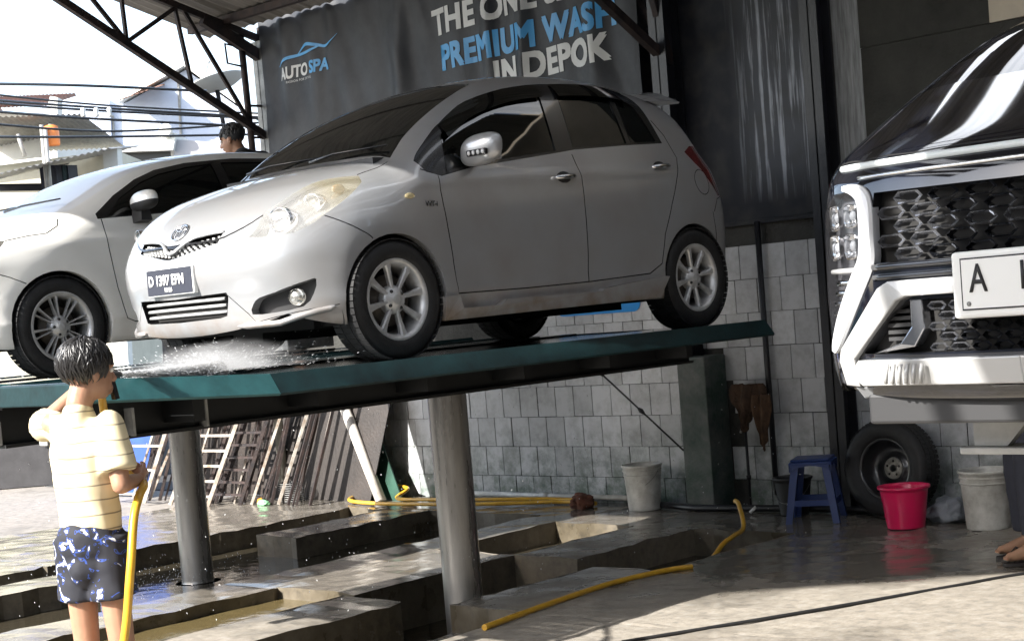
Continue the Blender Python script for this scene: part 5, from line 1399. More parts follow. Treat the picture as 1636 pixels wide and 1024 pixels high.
        tee = fuse(b, 'tee_shirt', cols['tee'], .008, r, 14, fold)
        # cut a clean hem
        bm = bmesh.new(); bm.from_mesh(tee.data)
        bmesh.ops.bisect_plane(bm, geom=bm.verts[:]+bm.edges[:]+bm.faces[:], plane_co=(0, 0, z0+.012), plane_no=(0, .05, -1), clear_outer=True)
        bm.to_mesh(tee.data); bm.free()
    b = MB()
    long = cols.get('long')
    q = MB(); c = J['pelvis']; q.ico((c[0], c[1], c[2]+.01), 1, 3, 0, (.160*slim, .128, .12)); b.add(q.v, q.f)
    q = MB(); q.ico((c[0], c[1]-.02, c[2]-.07), 1, 3, 0, (.11*slim, .10, .10)); b.add(q.v, q.f)
    for k in 'rl':
        h, kn, an = Vector(J['hip_'+k]), Vector(J['kne_'+k]), Vector(J['ank_'+k])
        e = kn.lerp(an, .85) if long else h.lerp(kn, .47)
        if long: b.tube([h, h.lerp(kn, .5), kn, e], [.105, .09, .078, .072], 18); b.ico(h, .104, 2)
        else: b.tube([h+Vector((0, 0, .05)), h.lerp(e, .5), e], [.110*slim, .108*slim, .116*slim], 20)
    fuse(b, 'trousers' if long else 'shorts', cols['low'], .008, r, 3, lambda co: .007*mnoise.noise(co*9)+.004*mnoise.noise(co*21))
    return r

def striped_tee():
    m = mat('yellow_tee', (.74, .62, .34), .85)
    n = m.node_tree.nodes; l = m.node_tree.links; b = n['Principled BSDF']
    tc = n.new('ShaderNodeTexCoord'); sx = n.new('ShaderNodeSeparateXYZ'); l.new(tc.outputs['Object'], sx.inputs[0])
    no = n.new('ShaderNodeTexNoise'); no.inputs['Scale'].default_value = 4; l.new(tc.outputs['Object'], no.inputs['Vector'])
    a = n.new('ShaderNodeMath'); a.operation = 'MULTIPLY_ADD'; a.inputs[1].default_value = .03; l.new(no.outputs['Fac'], a.inputs[0]); l.new(sx.outputs['Z'], a.inputs[2])
    d = n.new('ShaderNodeMath'); d.operation = 'DIVIDE'; d.inputs[1].default_value = .056; l.new(a.outputs[0], d.inputs[0])
    f = n.new('ShaderNodeMath'); f.operation = 'FRACT'; l.new(d.outputs[0], f.inputs[0])
    g = n.new('ShaderNodeMath'); g.operation = 'LESS_THAN'; g.inputs[1].default_value = .10; l.new(f.outputs[0], g.inputs[0])
    mx = n.new('ShaderNodeMixRGB'); l.new(g.outputs[0], mx.inputs[0]); mx.inputs[1].default_value = (.64, .555, .36, 1); mx.inputs[2].default_value = (.26, .22, .15, 1)
    l.new(mx.outputs[0], b.inputs['Base Color']); return m
def print_shorts():
    m = mat('print_shorts', (.014, .015, .022), .8)
    n = m.node_tree.nodes; l = m.node_tree.links; b = n['Principled BSDF']; tc = n.new('ShaderNodeTexCoord')
    t = n.new('ShaderNodeTexNoise'); t.inputs['Scale'].default_value = 17; t.inputs['Detail'].default_value = 2; t.inputs['Distortion'].default_value = 1.6; l.new(tc.outputs['Object'], t.inputs['Vector'])
    r = n.new('ShaderNodeValToRGB'); r.color_ramp.interpolation = 'CONSTANT'; e = r.color_ramp.elements
    e[0].color = (.014, .015, .022, 1); e[1].position = .645; e[1].color = (.55, .56, .6, 1); q = e.new(.575); q.color = (.03, .07, .30, 1); q = e.new(.61); q.color = (.014, .015, .022, 1)
    l.new(t.outputs['Fac'], r.inputs[0]); l.new(r.outputs[0], b.inputs['Base Color']); return m
BOY = (-5.49, 3.315, 0.0)
JB = dict(pelvis=(0, 0, .88), waist=(0, .0, 1.0), chest=(0, .0, 1.20), neck=(.0, .0, 1.41), head=(.035, .03, 1.530), hem=(0, 0, .955),
          sho_r=(.128, -.005, 1.335), elb_r=(.178, -.045, 1.105), wri_r=(.13, .17, 1.10), hand_r=((-.35, .9, .05), (-.7, -.2, .5), 1, .85),
          sho_l=(-.128, .01, 1.345), elb_l=(-.212, .06, 1.34), wri_l=(-.09, .17, 1.475), hand_l=((.65, .7, .25), (.4, -.1, -.6), -1, .85),
          hip_r=(.068, 0, .86), kne_r=(.080, .015, .46), ank_r=(.09, -.03, .085), hip_l=(-.068, 0, .86), kne_l=(-.085, .03, .46), ank_l=(-.10, .0, .085))
person('teenager in yellow striped t-shirt and patterned shorts seen from behind holding a hose', BOY, R(26), JB,
       dict(skin=(.40, .22, .14), tee=striped_tee(), low=print_shorts()), look=(R(-30), R(-4)), slim=.82)
def boy_pt(x, y, z):
    c, s = math.cos(R(26)), math.sin(R(26)); return Vector((BOY[0]+c*x-s*y, BOY[1]+s*x+c*y, z))
JM = dict(pelvis=(0, -.05, .92), waist=(0, .02, 1.06), chest=(0, .14, 1.25), neck=(.0, .27, 1.42), head=(0, .335, 1.53), hem=(0, .0, 1.0),
          sho_r=(.185, .17, 1.38), elb_r=(.23, .35, 1.2), wri_r=(.15, .56, 1.2), hand_r=((-.2, .95, -.1), (0, -.1, -1), 1, .3),
          sho_l=(-.185, .17, 1.38), elb_l=(-.23, .35, 1.2), wri_l=(-.15, .56, 1.2), hand_l=((.2, .95, -.1), (0, -.1, -1), -1, .3),
          hip_r=(.09, -.04, .9), kne_r=(.10, .0, .48), ank_r=(.11, -.03, .085), hip_l=(-.09, -.04, .9), kne_l=(-.10, .03, .48), ank_l=(-.11, .0, .085))
person('man in a black t-shirt with short dark hair leaning over behind the white minivan', (-10.98, 8.72, 1.60), R(118), JM,
       dict(skin=(.36, .19, .115), tee=mat('black_tee', (.014, .014, .016), .85), low=mat('dark_trousers', (.02, .022, .03), .85), long=True), hair='short', look=(0, R(-12)), scale=1.08)
b = MB(); b.box((-.25, -.25, -.155), (.25, .25, .0), 0, .01); tag(b.build('step_crate', MT['steel_grey'], None, (-10.95, 8.72, 1.595)), 'low grey step under the man at the far end of the left lift', 'step')
JS = dict(pelvis=(0, 0, .95), waist=(0, .0, 1.10), chest=(0, .0, 1.30), neck=(.0, .0, 1.50), head=(0, .02, 1.62), hem=(0, 0, 1.05),
          sho_r=(.19, 0, 1.44), elb_r=(.22, .0, 1.16), wri_r=(.21, .12, .93), hand_r=((0, .3, -.95), (-1, 0, 0), 1, .4), sho_l=(-.19, 0, 1.44), elb_l=(-.22, .0, 1.16), wri_l=(-.21, .12, .93), hand_l=((0, .3, -.95), (1, 0, 0), -1, .4),
          hip_r=(.09, 0, .93), kne_r=(.10, .02, .50), ank_r=(.115, -.02, .10), hip_l=(-.09, 0, .93), kne_l=(-.10, .03, .50), ank_l=(-.115, .02, .10))
pr = person('person in dark trousers and flip-flops standing at the right edge, cut off by the frame', (-4.215, 8.43, 0.005), R(136), JS,
       dict(skin=(.33, .19, .12), tee=mat('navy_tee', (.02, .025, .05), .85), low=mat('navy_trousers', (.012, .014, .024), .85), long=True), hair='short')
for s_ in (1, -1):
    b = MB(); an = Vector((.115*s_, -.02 if s_ > 0 else .02, 0))
    out = [(.045*math.sin(t)*(1.0+.15*math.cos(t)), .055+.135*math.cos(t)) for t in np.linspace(0, 2*math.pi, 24, endpoint=False)]
    b.prism(out, lambda p: (an.x+p[0], an.y+p[1], 0), lambda p: (an.x+p[0], an.y+p[1], .016)); fl = b.build('flip_flop', mat('sandal_black', (.02, .018, .018), .6), pr)
    for e in (1, -1):
        b = MB(); b.tube([(an.x, an.y+.125, .02), (an.x+.03*e, an.y+.085, .066), (an.x+.044*e, an.y+.02, .02)], .006, 6); b.build('sandal_strap', MT['dark_plastic'], fl)
# ================================================================ loose things
MT['hose'] = mat('yellow_hose', (.72, .40, .03), .35, var=.25, vscale=12, coat=.3)
def hose(label, pts, r=.016, group='yellow water hoses', n=10, ends=True):
    P = smooth_poly([Vector(p) for p in pts], 8); P = [Vector(p) for p in P]; o0 = P[0].copy()
    b = MB(); b.tube([p-o0 for p in P], r, n); o = b.build('water_hose', MT['hose'], None, o0); return tag(o, label, 'hose', group)
def cr3(pts, n=8):
    P = [Vector(p) for p in pts]; out = []
    for i in range(len(P)-1):
        p0, p1, p2, p3 = P[max(i-1, 0)], P[i], P[i+1], P[min(i+2, len(P)-1)]
        for k in range(n):
            t = k/n; out.append(0.5*((2*p1)+(p2-p0)*t+(2*p0-5*p1+4*p2-p3)*t*t+(3*p1-p0-3*p2+p3)*t**3))
    return out+[P[-1]]
smooth_poly3 = cr3
def hose(label, pts, r=.016, group='yellow water hoses', n=10):
    P = cr3(pts, 8); o0 = P[0].copy(); b = MB(); b.tube([p-o0 for p in P], r, n)
    return tag(b.build('water_hose', MT['hose'], None, o0), label, 'hose', group)
# the hose in the teenager's hands, with its spray gun
gun_p = boy_pt(.0, .235, 1.515)
aim = Vector((-6.55, 4.75, 1.45)); gd = (aim-gun_p).normalized()
h_ = [gun_p-gd*.10, boy_pt(-.05, .25, 1.38), boy_pt(-.02, .24, 1.2), boy_pt(.08, .21, 1.10), boy_pt(.165, .14, 1.085), boy_pt(.205, .03, 1.05), boy_pt(.215, -.04, .97), boy_pt(.215, -.10, .78), boy_pt(.17, -.13, .5), boy_pt(.08, -.2, .2), boy_pt(-.05, -.32, .03), boy_pt(-.4, -.6, .018), boy_pt(-1.0, -.9, .018)]
hose('yellow hose running down from the hands of the teenager in the striped shirt', h_, .0165)
r_ = empty('spray_gun', gun_p, 'spray nozzle held up in front of the face of the teenager', 'nozzle')
b = MB(); b.tube([-gd*.10, gd*.02, gd*.10, gd*.13], [.014, .016, .012, .009], 12); b.build('barrel', MT['dark_plastic'], r_)
b = MB(); b.bar((0, 0, 0), (0, .02, -.10), .02, .028); b.build('trigger_grip', MT['black_trim'], r_)
def fz(x, y): return floor_z(x, y)
hose('yellow hose lying along the edge of the concrete slab in the right foreground', [(-5.93,5.80,.02),(-6.00,6.2,.02),(-6.06,6.6,.02),(-6.10,7.05,.02),(-6.05,7.45,.02),(-5.98,7.62,.018)], .0165)
hose('short bent yellow hose end curving up out of the far pit beside the blue stool', [(-6.78,9.18,.17),(-6.72,9.14,.145),(-6.58,8.98,.02),(-6.50,8.75,.0),(-6.48,8.6,-.03),(-6.44,8.35,-.12),(-6.45,8.0,-.17)], .0165)
hose('coiled yellow hose on the floor by the wall, passing behind the front steel piston', [(-8.55,9.72,.03),(-8.95,9.75,.03),(-9.5,9.55,.03),(-10.1,9.42,.03),(-10.75,9.35,.03),(-11.25,9.45,.03),(-11.42,9.7,.04),(-11.2,9.85,.1),(-10.85,9.8,.10),(-10.78,9.6,.04),(-10.3,9.52,.05),(-9.7,9.62,.05),(-9.1,9.78,.045),(-8.75,9.82,.03)], .017)

def pail(label, loc, r0, r1, h, m, rim=.008, bands=2, handle=True, cat='bucket', name='bucket', group=None, tilt=0):
    r = empty(name, loc, label, cat, group, rz=tilt)
    b = MB(); prof = [(.001, .004), (r0*.96, .004), (r0, .0), (r0, .006)]
    for i in range(6): t = (i+1)/7; prof.append((r0+(r1-r0)*t, h*t))
    prof += [(r1, h-.02), (r1+rim, h-.018), (r1+rim+.002, h-.004), (r1+rim-.002, h), (r1-.002, h), (r1-.006, h-.02), (r0-.004, .012), (.001, .012)]
    b.lathe(prof, 40); b.build('shell', m, r)
    for k in range(bands):
        z = h-.045-.035*k; q = MB(); rr = r0+(r1-r0)*z/h; q.lathe([(rr-.001, z-.006), (rr+.006, z-.005), (rr+.006, z+.005), (rr-.001, z+.006)], 40); q.build('rim_band', m, r)
    if handle:
        q = MB(); pts = [(-(r1+.008)*math.cos(t), -(r1+.012)*math.sin(t)*.75, h-.05-.13*math.sin(t)) for t in np.linspace(0, math.pi, 15)]
        q.tube(pts, .0028, 6); q.build('wire_handle', MT['steel_grey'], r)
    return r
MT['pail'] = mat('grimy_white_plastic', (.60, .60, .57), .42, var=.55, vscale=6, col2=(.30, .29, .26), bump=.08)
pail('grimy white bucket standing in front of the mossy pier', (-8.03, 9.70, 0), .125, .15, .355, MT['pail'])
pail('white bucket at the right edge of the floor behind the flip-flop', (-5.01, 9.45, 0), .135, .165, .375, MT['pail'], handle=False)
pail('black bucket behind the blue stool', (-6.66, 9.72, 0), .10, .135, .27, MT['dark_plastic'], bands=0)
pail('bright pink tub standing in front of the loose tyre', (-5.55, 9.36, 0), .122, .158, .275, mat('pink_plastic', (.72, .012, .10), .28, coat=.2), bands=0, handle=False, cat='tub', name='tub', rim=.012)

def stool():
    r = empty('plastic_stool', (-6.33, 9.50, 0), 'dark blue plastic stool standing by the wall left of the tyre', 'stool', rz=R(24))
    m = mat('blue_plastic', (.018, .042, .16), .4); h = .44; a, t = .185, .135
    b = MB(); b.box((-t, -t, h-.018), (t, t, h), 0, .012); b.box((-t-.012, -t-.012, h-.045), (t+.012, t+.012, h-.019), 0, .01); b.build('seat', m, r)
    for sx in (-1, 1):
        for sy in (-1, 1):
            b = MB(); p, q = Vector((sx*(t-.005), sy*(t-.005), h-.03)), Vector((sx*a, sy*a, 0))
            v = []
            for c, w in ((p, .036), (q, .030)):
                for i, j in ((0, 0), (1, 0), (1, .22), (.22, .22), (.22, 1), (0, 1)): v.append(c+Vector((-sx*i*w*1.5, -sy*j*w*1.5, 0)))
            b.add(v, [(0,1,2,3,4,5), (6,7,8,9,10,11)]+[(i, (i+1) % 6, 6+(i+1) % 6, 6+i) for i in range(6)]); b.build('leg', m, r)
    for k in range(4):
        b = MB(); M_ = Matrix.Rotation(k*math.pi/2, 4, 'Z'); z = .14; s = t+(a-t)*(1-z/h)-.004
        b.box((-s+.03, s-.012, z-.02), (s-.03, s-.004, z+.02), xf=M_)
        b.build('leg_rail', m, r); b = MB()
        pts = [(-t-.0, h-.04)]+[(t*1.02*math.cos(u)*-1, h-.10+.055*math.sin(u)) for u in np.linspace(.25, math.pi-.25, 9)]+[(t, h-.04)]
        b.prism(pts, lambda p: M_ @ Vector((p[0]*.98, t+.012, p[1])), lambda p: M_ @ Vector((p[0]*.98, t+.004, p[1]))); b.build('apron', m, r)
stool()
def tyre():
    r = empty('spare_wheel', (-5.86, 9.74, .335), 'loose black tyre on a dark steel wheel leaning against the wall', 'tyre')
    r.rotation_euler = (R(-6), 0, R(-4))
    b = MB(); R_, ri, w = .335, .205, .10
    b.lathe([(ri, -w*.8), (ri+.02, -w*1.0), (R_-.05, -w*1.06), (R_-.02, -w*.95), (R_, -w*.6), (R_, w*.6), (R_-.02, w*.95), (R_-.05, w*1.06), (ri+.02, w), (ri, w*.8)], 56, 0, 'y')
    for k in range(60):
        a = 2*math.pi*k/60
        for h in (-.05, 0, .05):
            c, s = math.cos(a+h), math.sin(a+h); b.box((-.022, -.012, -.004), (.022, .012, .003), xf=frame((c*R_, h, s*R_), (0,1,0), (-s, 0, c), (c, 0, s)))
    b.build('tyre', MT['rubber'], r)
    b = MB(); b.lathe([(ri+.004, -w*.8), (ri-.01, -w*.85), (ri-.02, -w*.6), (ri-.025, w*.3), (.10, w*.5), (.09, w*.3), (.075, w*.28)], 48, 0, 'y'); b.build('rim', mat('black_wheel', (.014,.014,.016), .3, coat=.4), r)
    b = MB(); b.lathe([(.026, w*.20), (.070, w*.20), (.074, w*.24), (.074, w*.32), (.026, w*.30), (.026, w*.2)], 32, 0, 'y'); hub = b.build('hub_plate', mat('worn_hub', (.42,.40,.35), .5, .4, var=.5, vscale=30), r)
    for k in range(5):
        a = 2*math.pi*k/5+.3; b = MB(); b.lathe([(.001, w*.195), (.009, w*.195), (.009, w*.25)], 10, 0, 'y', xf=Matrix.Translation((.05*math.cos(a), 0, .05*math.sin(a)))); b.build('bolt_hole', MT['under'], hub)
tyre()
def rag_mesh(name, label, cat, loc, size, m, seed, n=18, hang=True):
    b = MB(); v = []; f = []; rnd = random.Random(seed)
    for i in range(n+1):
        for j in range(n+1):
            u, w = i/n*2-1, j/n
            wid = size[0]*(.55+.45*math.sin(math.pi*min(1, w*1.15+.12)))*(1-.55*w)
            x = u*wid+.10*size[0]*math.sin(w*4+seed); z = -w*size[2]*(1-.25*abs(u))
            y = -size[1]*(.55+.45*math.sin(u*7+seed+2*w))*math.cos(u*1.35)-.012*mnoise.noise(Vector((u*3+seed, w*4, 0)))
            v.append((x, y, z+.015*mnoise.noise(Vector((u*4, w*5, seed)))))
    k = len(v)
    v += [(p[0]*.97, p[1]+.012, p[2]) for p in v]
    N = n+1
    for i in range(n):
        for j in range(n):
            a = i*N+j; f.append((a, a+N, a+N+1, a+1)); f.append((k+a, k+a+1, k+a+N+1, k+a+N))
    for i in range(n):
        for a, c in ((i*N, (i+1)*N), (i*N+n, (i+1)*N+n), (i, i+1), (n*N+i, n*N+i+1)): f.append((a, c, k+c, k+a))
    b.add(v, f, 0, True); return tag(b.build(name, m, None, loc), label, cat)
MT['rag'] = mat('brown_rag', (.085, .048, .028), .95, var=.6, vscale=12, bump=.6, bscale=50)
rag_mesh('wash_rag', 'bunched brown wash rag hanging from the tap pipe', 'rag', (-7.09, 9.84, .94), (.20, .07, .36), MT['rag'], 1)
rag_mesh('wash_rag', 'long brown chamois hanging to a point beside the bunched rag', 'rag', (-6.96, 9.83, .86), (.12, .06, .42), mat('chamois', (.12, .066, .035), .9, var=.5, vscale=14, bump=.5), 4)
def clump(name, label, cat, loc, s, m, seed):
    b = MB(); bm = bmesh.new(); bmesh.ops.create_icosphere(bm, subdivisions=4, radius=1)
    for v in bm.verts:
        d = 1+.34*mnoise.noise(v.co*1.7+Vector((seed, 0, 0)))+.20*mnoise.noise(v.co*4.2+Vector((0, seed, 0)))
        v.co = Vector((v.co.x*d*s[0], v.co.y*d*s[1], max(0, (v.co.z*d+.7)*s[2])))
    bm.verts.index_update(); b.add([v.co for v in bm.verts], [[v.index for v in q.verts] for q in bm.faces], 0, True); bm.free()
    return tag(b.build(name, m, None, loc), label, cat)
clump('wet_rag', 'crumpled reddish brown rag lying on the floor by the white pipe', 'rag', (-8.60, 9.62, 0), (.10, .09, .075), mat('red_rag', (.16, .06, .035), .9, var=.6, vscale=14, bump=.6), 2)
clump('plastic_bag', 'crumpled grey plastic bag on the floor left of the right white bucket', 'bag', (-5.38, 9.62, 0), (.13, .11, .095), mat('grey_bag', (.22, .24, .27), .4, var=.3, bump=.5), 5)
b = MB(); b.tube([(0, 0, 0), (0, 0, .63)], .011, 8); b.tube([(0, 0, .22), (0, 0, .25)], .018, 8); o = b.build('riser_pipe', MT['steel_black'], None, (-7.17, 9.90, 0)); tag(o, 'thin black riser pipe with a tap beside the mossy pier', 'pipe')
b = MB(); b.tube([(0, 0, .60), (0, -.05, .60), (0, -.06, .575)], .010, 8); b.box((-.004, -.03, .61), (.004, -.01, .64)); b.build('tap', MT['steel_grey'], o)
b = MB(); b.tube([(-10.55, 0, .055), (-9.3, .0, .052), (-8.05, .0, .05)], .022, 12); b.tube([(-10.56, 0, .03), (-10.56, 0, .14)], .027, 12); b.tube([(-9.32, 0, .052), (-9.22, 0, .052)], .027, 12)
tag(b.build('drain_pipe', mat('white_pipe', (.66, .66, .62), .4, var=.3, vscale=9), None, (0, 9.90, 0)), 'white plastic pipe lying along the foot of the tiled wall', 'pipe')
b = MB(); b.tube([(-8.2, .0, .03), (-7.5, -.16, .028), (-6.6, -.03, .03), (-5.0, .02, .03)], .026, 10); tag(b.build('floor_pipe', MT['steel_black'], None, (0, 9.83, 0)), 'black pipe lying along the wall foot behind the stool', 'pipe')
b = MB(); p, q = Vector((-8.12, 9.35, 1.13)), Vector((-7.60, 9.69, .46)); b.tube([p-p, q-p], .007, 6)
for t in (.06, .52): c = (q-p)*t; d = (q-p).normalized(); b.tube([c-d*.03, c, c+d*.03], [.010, .019, .010], 8)
tag(b.build('tie_cable', MT['steel_black'], None, p), 'taut black cable with turnbuckles from the lift down to the pier', 'cable')
b = MB(); b.ico((0, 0, .02), .5, 1); 
b = MB(); b.tube([(0, 0, .015), (.04, .02, .055)], .012, 8); tag(b.build('hose_nozzle', MT['plate_white'], None, (-6.98, 9.62, 0)), 'small white nozzle lying on the floor near the stool', 'nozzle')

b = MB(); p = [Vector(q) for q in ((-5.05,5.85,.008),(-4.62,6.75,.008),(-4.27,7.55,.008),(-4.0,8.15,.008),(-3.3,9.2,.008))]; P = cr3(p, 6); b.tube([q-P[0] for q in P], .009, 6)
tag(b.build('floor_cable', MT['rubber'], None, P[0]), 'black cable lying across the sunlit concrete at the bottom right', 'cable')
# ---------------------------------------------------------------- banner
def banner():
    r = empty('banner', (-10.05, 9.80, 4.0), 'wrinkled dark grey banner with white and blue lettering hung on the wall', 'banner')
    x0, x1, z0, z1 = -12.36, -7.80, 2.9, 4.62
    def fold(x, z):
        t = (z1-z)/(z1-z0)
        a = .016*math.sin(x*9.0+1.2*math.sin(z*2))*(.4+.8*t)+.012*math.sin(x*17.3+z*3.1+1)+.02*mnoise.noise(Vector((x*2.2, z*1.1, 0)))+.012*mnoise.noise(Vector((x*6+z*2, z*2.4, 3)))
        for cx, w, amp in ((-12.0,.10,.035),(-11.55,.14,.05),(-11.35,.08,.03),(-10.42,.10,.05),(-9.35,.08,.045),(-8.95,.06,.04),(-8.2,.12,.05)):
            a += amp*math.exp(-((x-cx-(z-4)*.08)/w)**2)*(.45+.55*math.sin((z-2.9)*1.6))
        return a*.85
    nx, nz = 230, 60; v = []; f = []
    for i in range(nx+1):
        for j in range(nz+1):
            x = x0+(x1-x0)*i/nx; u = j/nz
            top = z1-.05*abs(math.sin((x-x0)*math.pi/.92))
            z = z0+(top-z0)*u
            v.append((x+10.05, -.02-fold(x, z), z-4.0))
    for i in range(nx):
        for j in range(nz): a = i*(nz+1)+j; f.append((a, a+nz+1, a+nz+2, a+1))
    m = mat('banner_vinyl', (.018, .020, .025), .5, spec=.32, var=.35, vscale=2.2, bump=.12, bscale=14, col2=(.045, .048, .054))
    b = MB(); b.add(v, f, 0, True); b.build('banner_sheet', m, r)
    def letters(name, txt, size, x, z, m, bold, xs=1.0, spacing=1.0, shear=0.0, rot=0.0, align='LEFT'):
        me = text_mesh(txt, size, 0, align, spacing, xs); bm = bmesh.new()
        for lx, ly in ((0, 0),) if not bold else ((0, 0), (bold, bold), (-bold, bold), (bold, -bold), (-bold, -bold)):
            n0 = len(bm.verts); bm.from_mesh(me); bm.verts.ensure_lookup_table()
            for w in bm.verts[n0:]: w.co.x += lx; w.co.y += ly; w.co.z = len(bm.verts)*1e-7
        bmesh.ops.triangulate(bm, faces=bm.faces[:])
        xsx = [w.co.x for w in bm.verts]
        for xc in np.arange(min(xsx), max(xsx), .022): bmesh.ops.bisect_plane(bm, geom=bm.verts[:]+bm.edges[:]+bm.faces[:], plane_co=(xc, 0, 0), plane_no=(1, 0, 0))
        ysy = [w.co.y for w in bm.verts]
        for yc in np.arange(min(ysy), max(ysy), .03): bmesh.ops.bisect_plane(bm, geom=bm.verts[:]+bm.edges[:]+bm.faces[:], plane_co=(0, yc, 0), plane_no=(0, 1, 0))
        for w in bm.verts:
            X = x+w.co.x+shear*w.co.y; Z = z+w.co.y+rot*w.co.x
            w.co = Vector((X+10.05, -.026-fold(X, Z)-w.co.z*2, Z-4.0))
        bm.normal_update()
        for q in bm.faces:
            q.smooth = True
            if q.normal.y > 0: q.normal_flip()
        bm.to_mesh(me); bm.free(); me.materials.clear(); me.materials.append(m); me.name = name; return link_mesh(name, me, r)
    wm = mat('print_white', (.62, .62, .60), .4); bl = mat('print_blue', (.05, .32, .66), .4)
    letters('banner_lettering', 'THE ONE & ONLY', .29, -10.02, 3.99, wm, .011, .95, 1.06, 0, .024)
    letters('banner_lettering', 'PREMIUM WASH', .285, -9.95, 3.69, bl, .011, .905, 1.05, 0, .024)
    letters('banner_lettering', 'IN DEPOK', .285, -8.09, 3.485, wm, .011, .92, 1.05, 0, .024, align='RIGHT')
    letters('logo_lettering', 'AUTO', .15, -12.08, 3.93, wm, .005, 1.0, .97, .12)
    letters('logo_lettering', 'SPA', .15, -11.63, 3.93, bl, .005, 1.0, .97, .12)
    letters('logo_lettering', 'PASSION FOR DETAIL', .03, -11.98, 3.885, wm, .0, 1.2, 1.1)
    for k, pts in enumerate(([(-12.10,4.06,.004),(-11.95,4.11,.014),(-11.75,4.12,.012),(-11.6,4.125,.012),(-11.45,4.16,.006)], [(-11.8,4.13,.004),(-11.65,4.19,.014),(-11.52,4.17,.014),(-11.4,4.14,.012),(-11.3,4.17,.005),(-11.22,4.22,.002)])):
        v = []; f = []
        P = cr3([Vector(p) for p in pts], 6)
        for p in P:
            for s in (1, -1): X, Z = p.x, p.y+s*p.z; v.append((X+10.05, -.03-fold(X, Z), Z-4.0))
        for i in range(len(P)-1): f.append((i*2, i*2+1, i*2+3, i*2+2))
        b = MB(); b.add(v, f, 0, True); b.build('logo_swoosh', bl, r)
banner()

# ---------------------------------------------------------------- scrap leaning at the left end of the wall
def bar_thing(name, label, cat, p, q, w, h, m, group=None, tube=False):
    b = MB(); p = Vector(p); q = Vector(q)
    if tube: b.tube([p-p, q-p], w, 10)
    else: b.bar(p-p, q-p, w, h)
    return tag(b.build(name, m, None, p), label, cat, group)
def rack(label, x, y, w, h, lean, m, n=6, skew=.0):
    r = empty('metal_rack', (x, y, 0), label, 'metal frame')
    P = lambda u, t: Vector((u*w+skew*t*h, lean*t*h, t*h))
    for u in (0, 1): b = MB(); b.bar(P(u, 0), P(u, 1), .035); b.build('upright', m, r)
    for k in range(n): b = MB(); b.bar(P(0, .08+.9*k/(n-1)), P(1, .08+.9*k/(n-1)), .022); b.build('rung', m, r)
    return r
MT['frame_white'] = mat('worn_white_frame', (.55, .54, .50), .6, var=.6, vscale=10, col2=(.22, .15, .10))
rack('white painted metal frame leaning on the blue sheet behind the piston', -14.75, 9.05, .80, 1.05, .28, MT['frame_white'], 5, .30)
rack('second pale metal frame leaning just right of the rear piston', -13.45, 9.02, .62, 1.1, .30, MT['frame_white'], 8, .35)
rack('rusty ladder frame leaning right of the pale metal frame', -12.95, 9.15, .45, 1.15, .28, MT['steel_rust'], 10, .32)
rnd = random.Random(12)
for k in range(34):
    x = -14.5+.088*k+rnd.uniform(-.05, .05); s = rnd.uniform(.15, .4)
    bar_thing('scrap_bar', 'worn rusty bar leaning among the scrap metal by the wall end', 'metal bar', (x, 9.2+rnd.uniform(0, .12), 0), (x+s, 9.55+rnd.uniform(0, .1), rnd.uniform(1.0, 1.3)), rnd.uniform(.02, .05), rnd.uniform(.015, .03), MT['frame_white'] if k % 4 == 0 else MT['steel_rust'], 'scrap bars leaning by the wall end')
def slab(name, label, cat, pts, y0, y1, m):
    """upright sheet: outline (x, z), leaning from y0 at the foot to y1 at the top"""
    zt = max(p[1] for p in pts); b = MB(); c = Vector((sum(p[0] for p in pts)/len(pts), y0, 0))
    fn = lambda d: (lambda p: Vector((p[0], y0+(y1-y0)*p[1]/zt+d, p[1]))-c)
    b.prism(pts, fn(0), fn(.012)); return tag(b.build(name, m, None, c), label, cat)
slab('shade_backing', 'added shade-dark fence behind the leaning scrap bars', 'backing', [(-14.5,0),(-12.77,0),(-12.6,1.28),(-14.45,1.22)], 9.78, 9.86, mat('shade_brown', (.04,.028,.022), .7, var=.6, vscale=5, bump=.3))  # dark sheet painted for the shade between and behind the bars
slab('blue_sheet', 'bright blue sheet standing behind the white metal frame', 'panel', [(-16.0,0),(-14.55,0),(-14.45,1.1),(-16.0,1.1)], 9.5, 9.62, mat('blue_sheet_paint', (.02, .07, .30), .5, var=.3))
slab('dark_sheet', 'large dark rusty sheet leaning against the left end of the wall', 'panel', [(-12.75,0),(-11.15,0),(-11.0,.9),(-11.2,1.3),(-12.6,1.3)], 9.6, 9.92, mat('dark_sheet_paint', (.030, .022, .018), .6, var=.5, vscale=4, bump=.2))
slab('green_sheet', 'dark green sheet leaning on the tiles beside the white pipe', 'panel', [(-11.45,0),(-10.85,0),(-11.2,.55),(-11.35,.80),(-11.75,1.05),(-11.9,1.0)], 9.72, 9.93, mat('green_sheet_paint', (.02, .075, .05), .45, var=.5, vscale=4, bump=.1))
bar_thing('leaning_pipe', 'stout white pipe leaning towards the green sheet', 'pipe', (-11.02, 9.62, 0), (-11.72, 9.80, 1.05), .05, .05, mat('warm_white_pipe', (.70, .66, .60), .5, var=.3), tube=True)  # plain warm white pipe colour
def basket():
    r = empty('wire_basket', (-12.05, 9.42, 0), 'small dark wire basket lying under the dark sheet', 'basket')
    for k in range(9): b = MB(); b.tube([(.14*math.cos(t)*(1-.05*k*.3), .10*math.sin(t), .02+.02*k) for t in np.linspace(0, 2*math.pi, 17)], .004, 5); b.build('hoop', MT['steel_grey'], r)
    for k in range(8): t = k*math.pi/4; b = MB(); b.tube([(.14*math.cos(t), .10*math.sin(t), 0), (.12*math.cos(t), .09*math.sin(t), .19)], .005, 5); b.build('stave', MT['steel_black'], r)
basket()
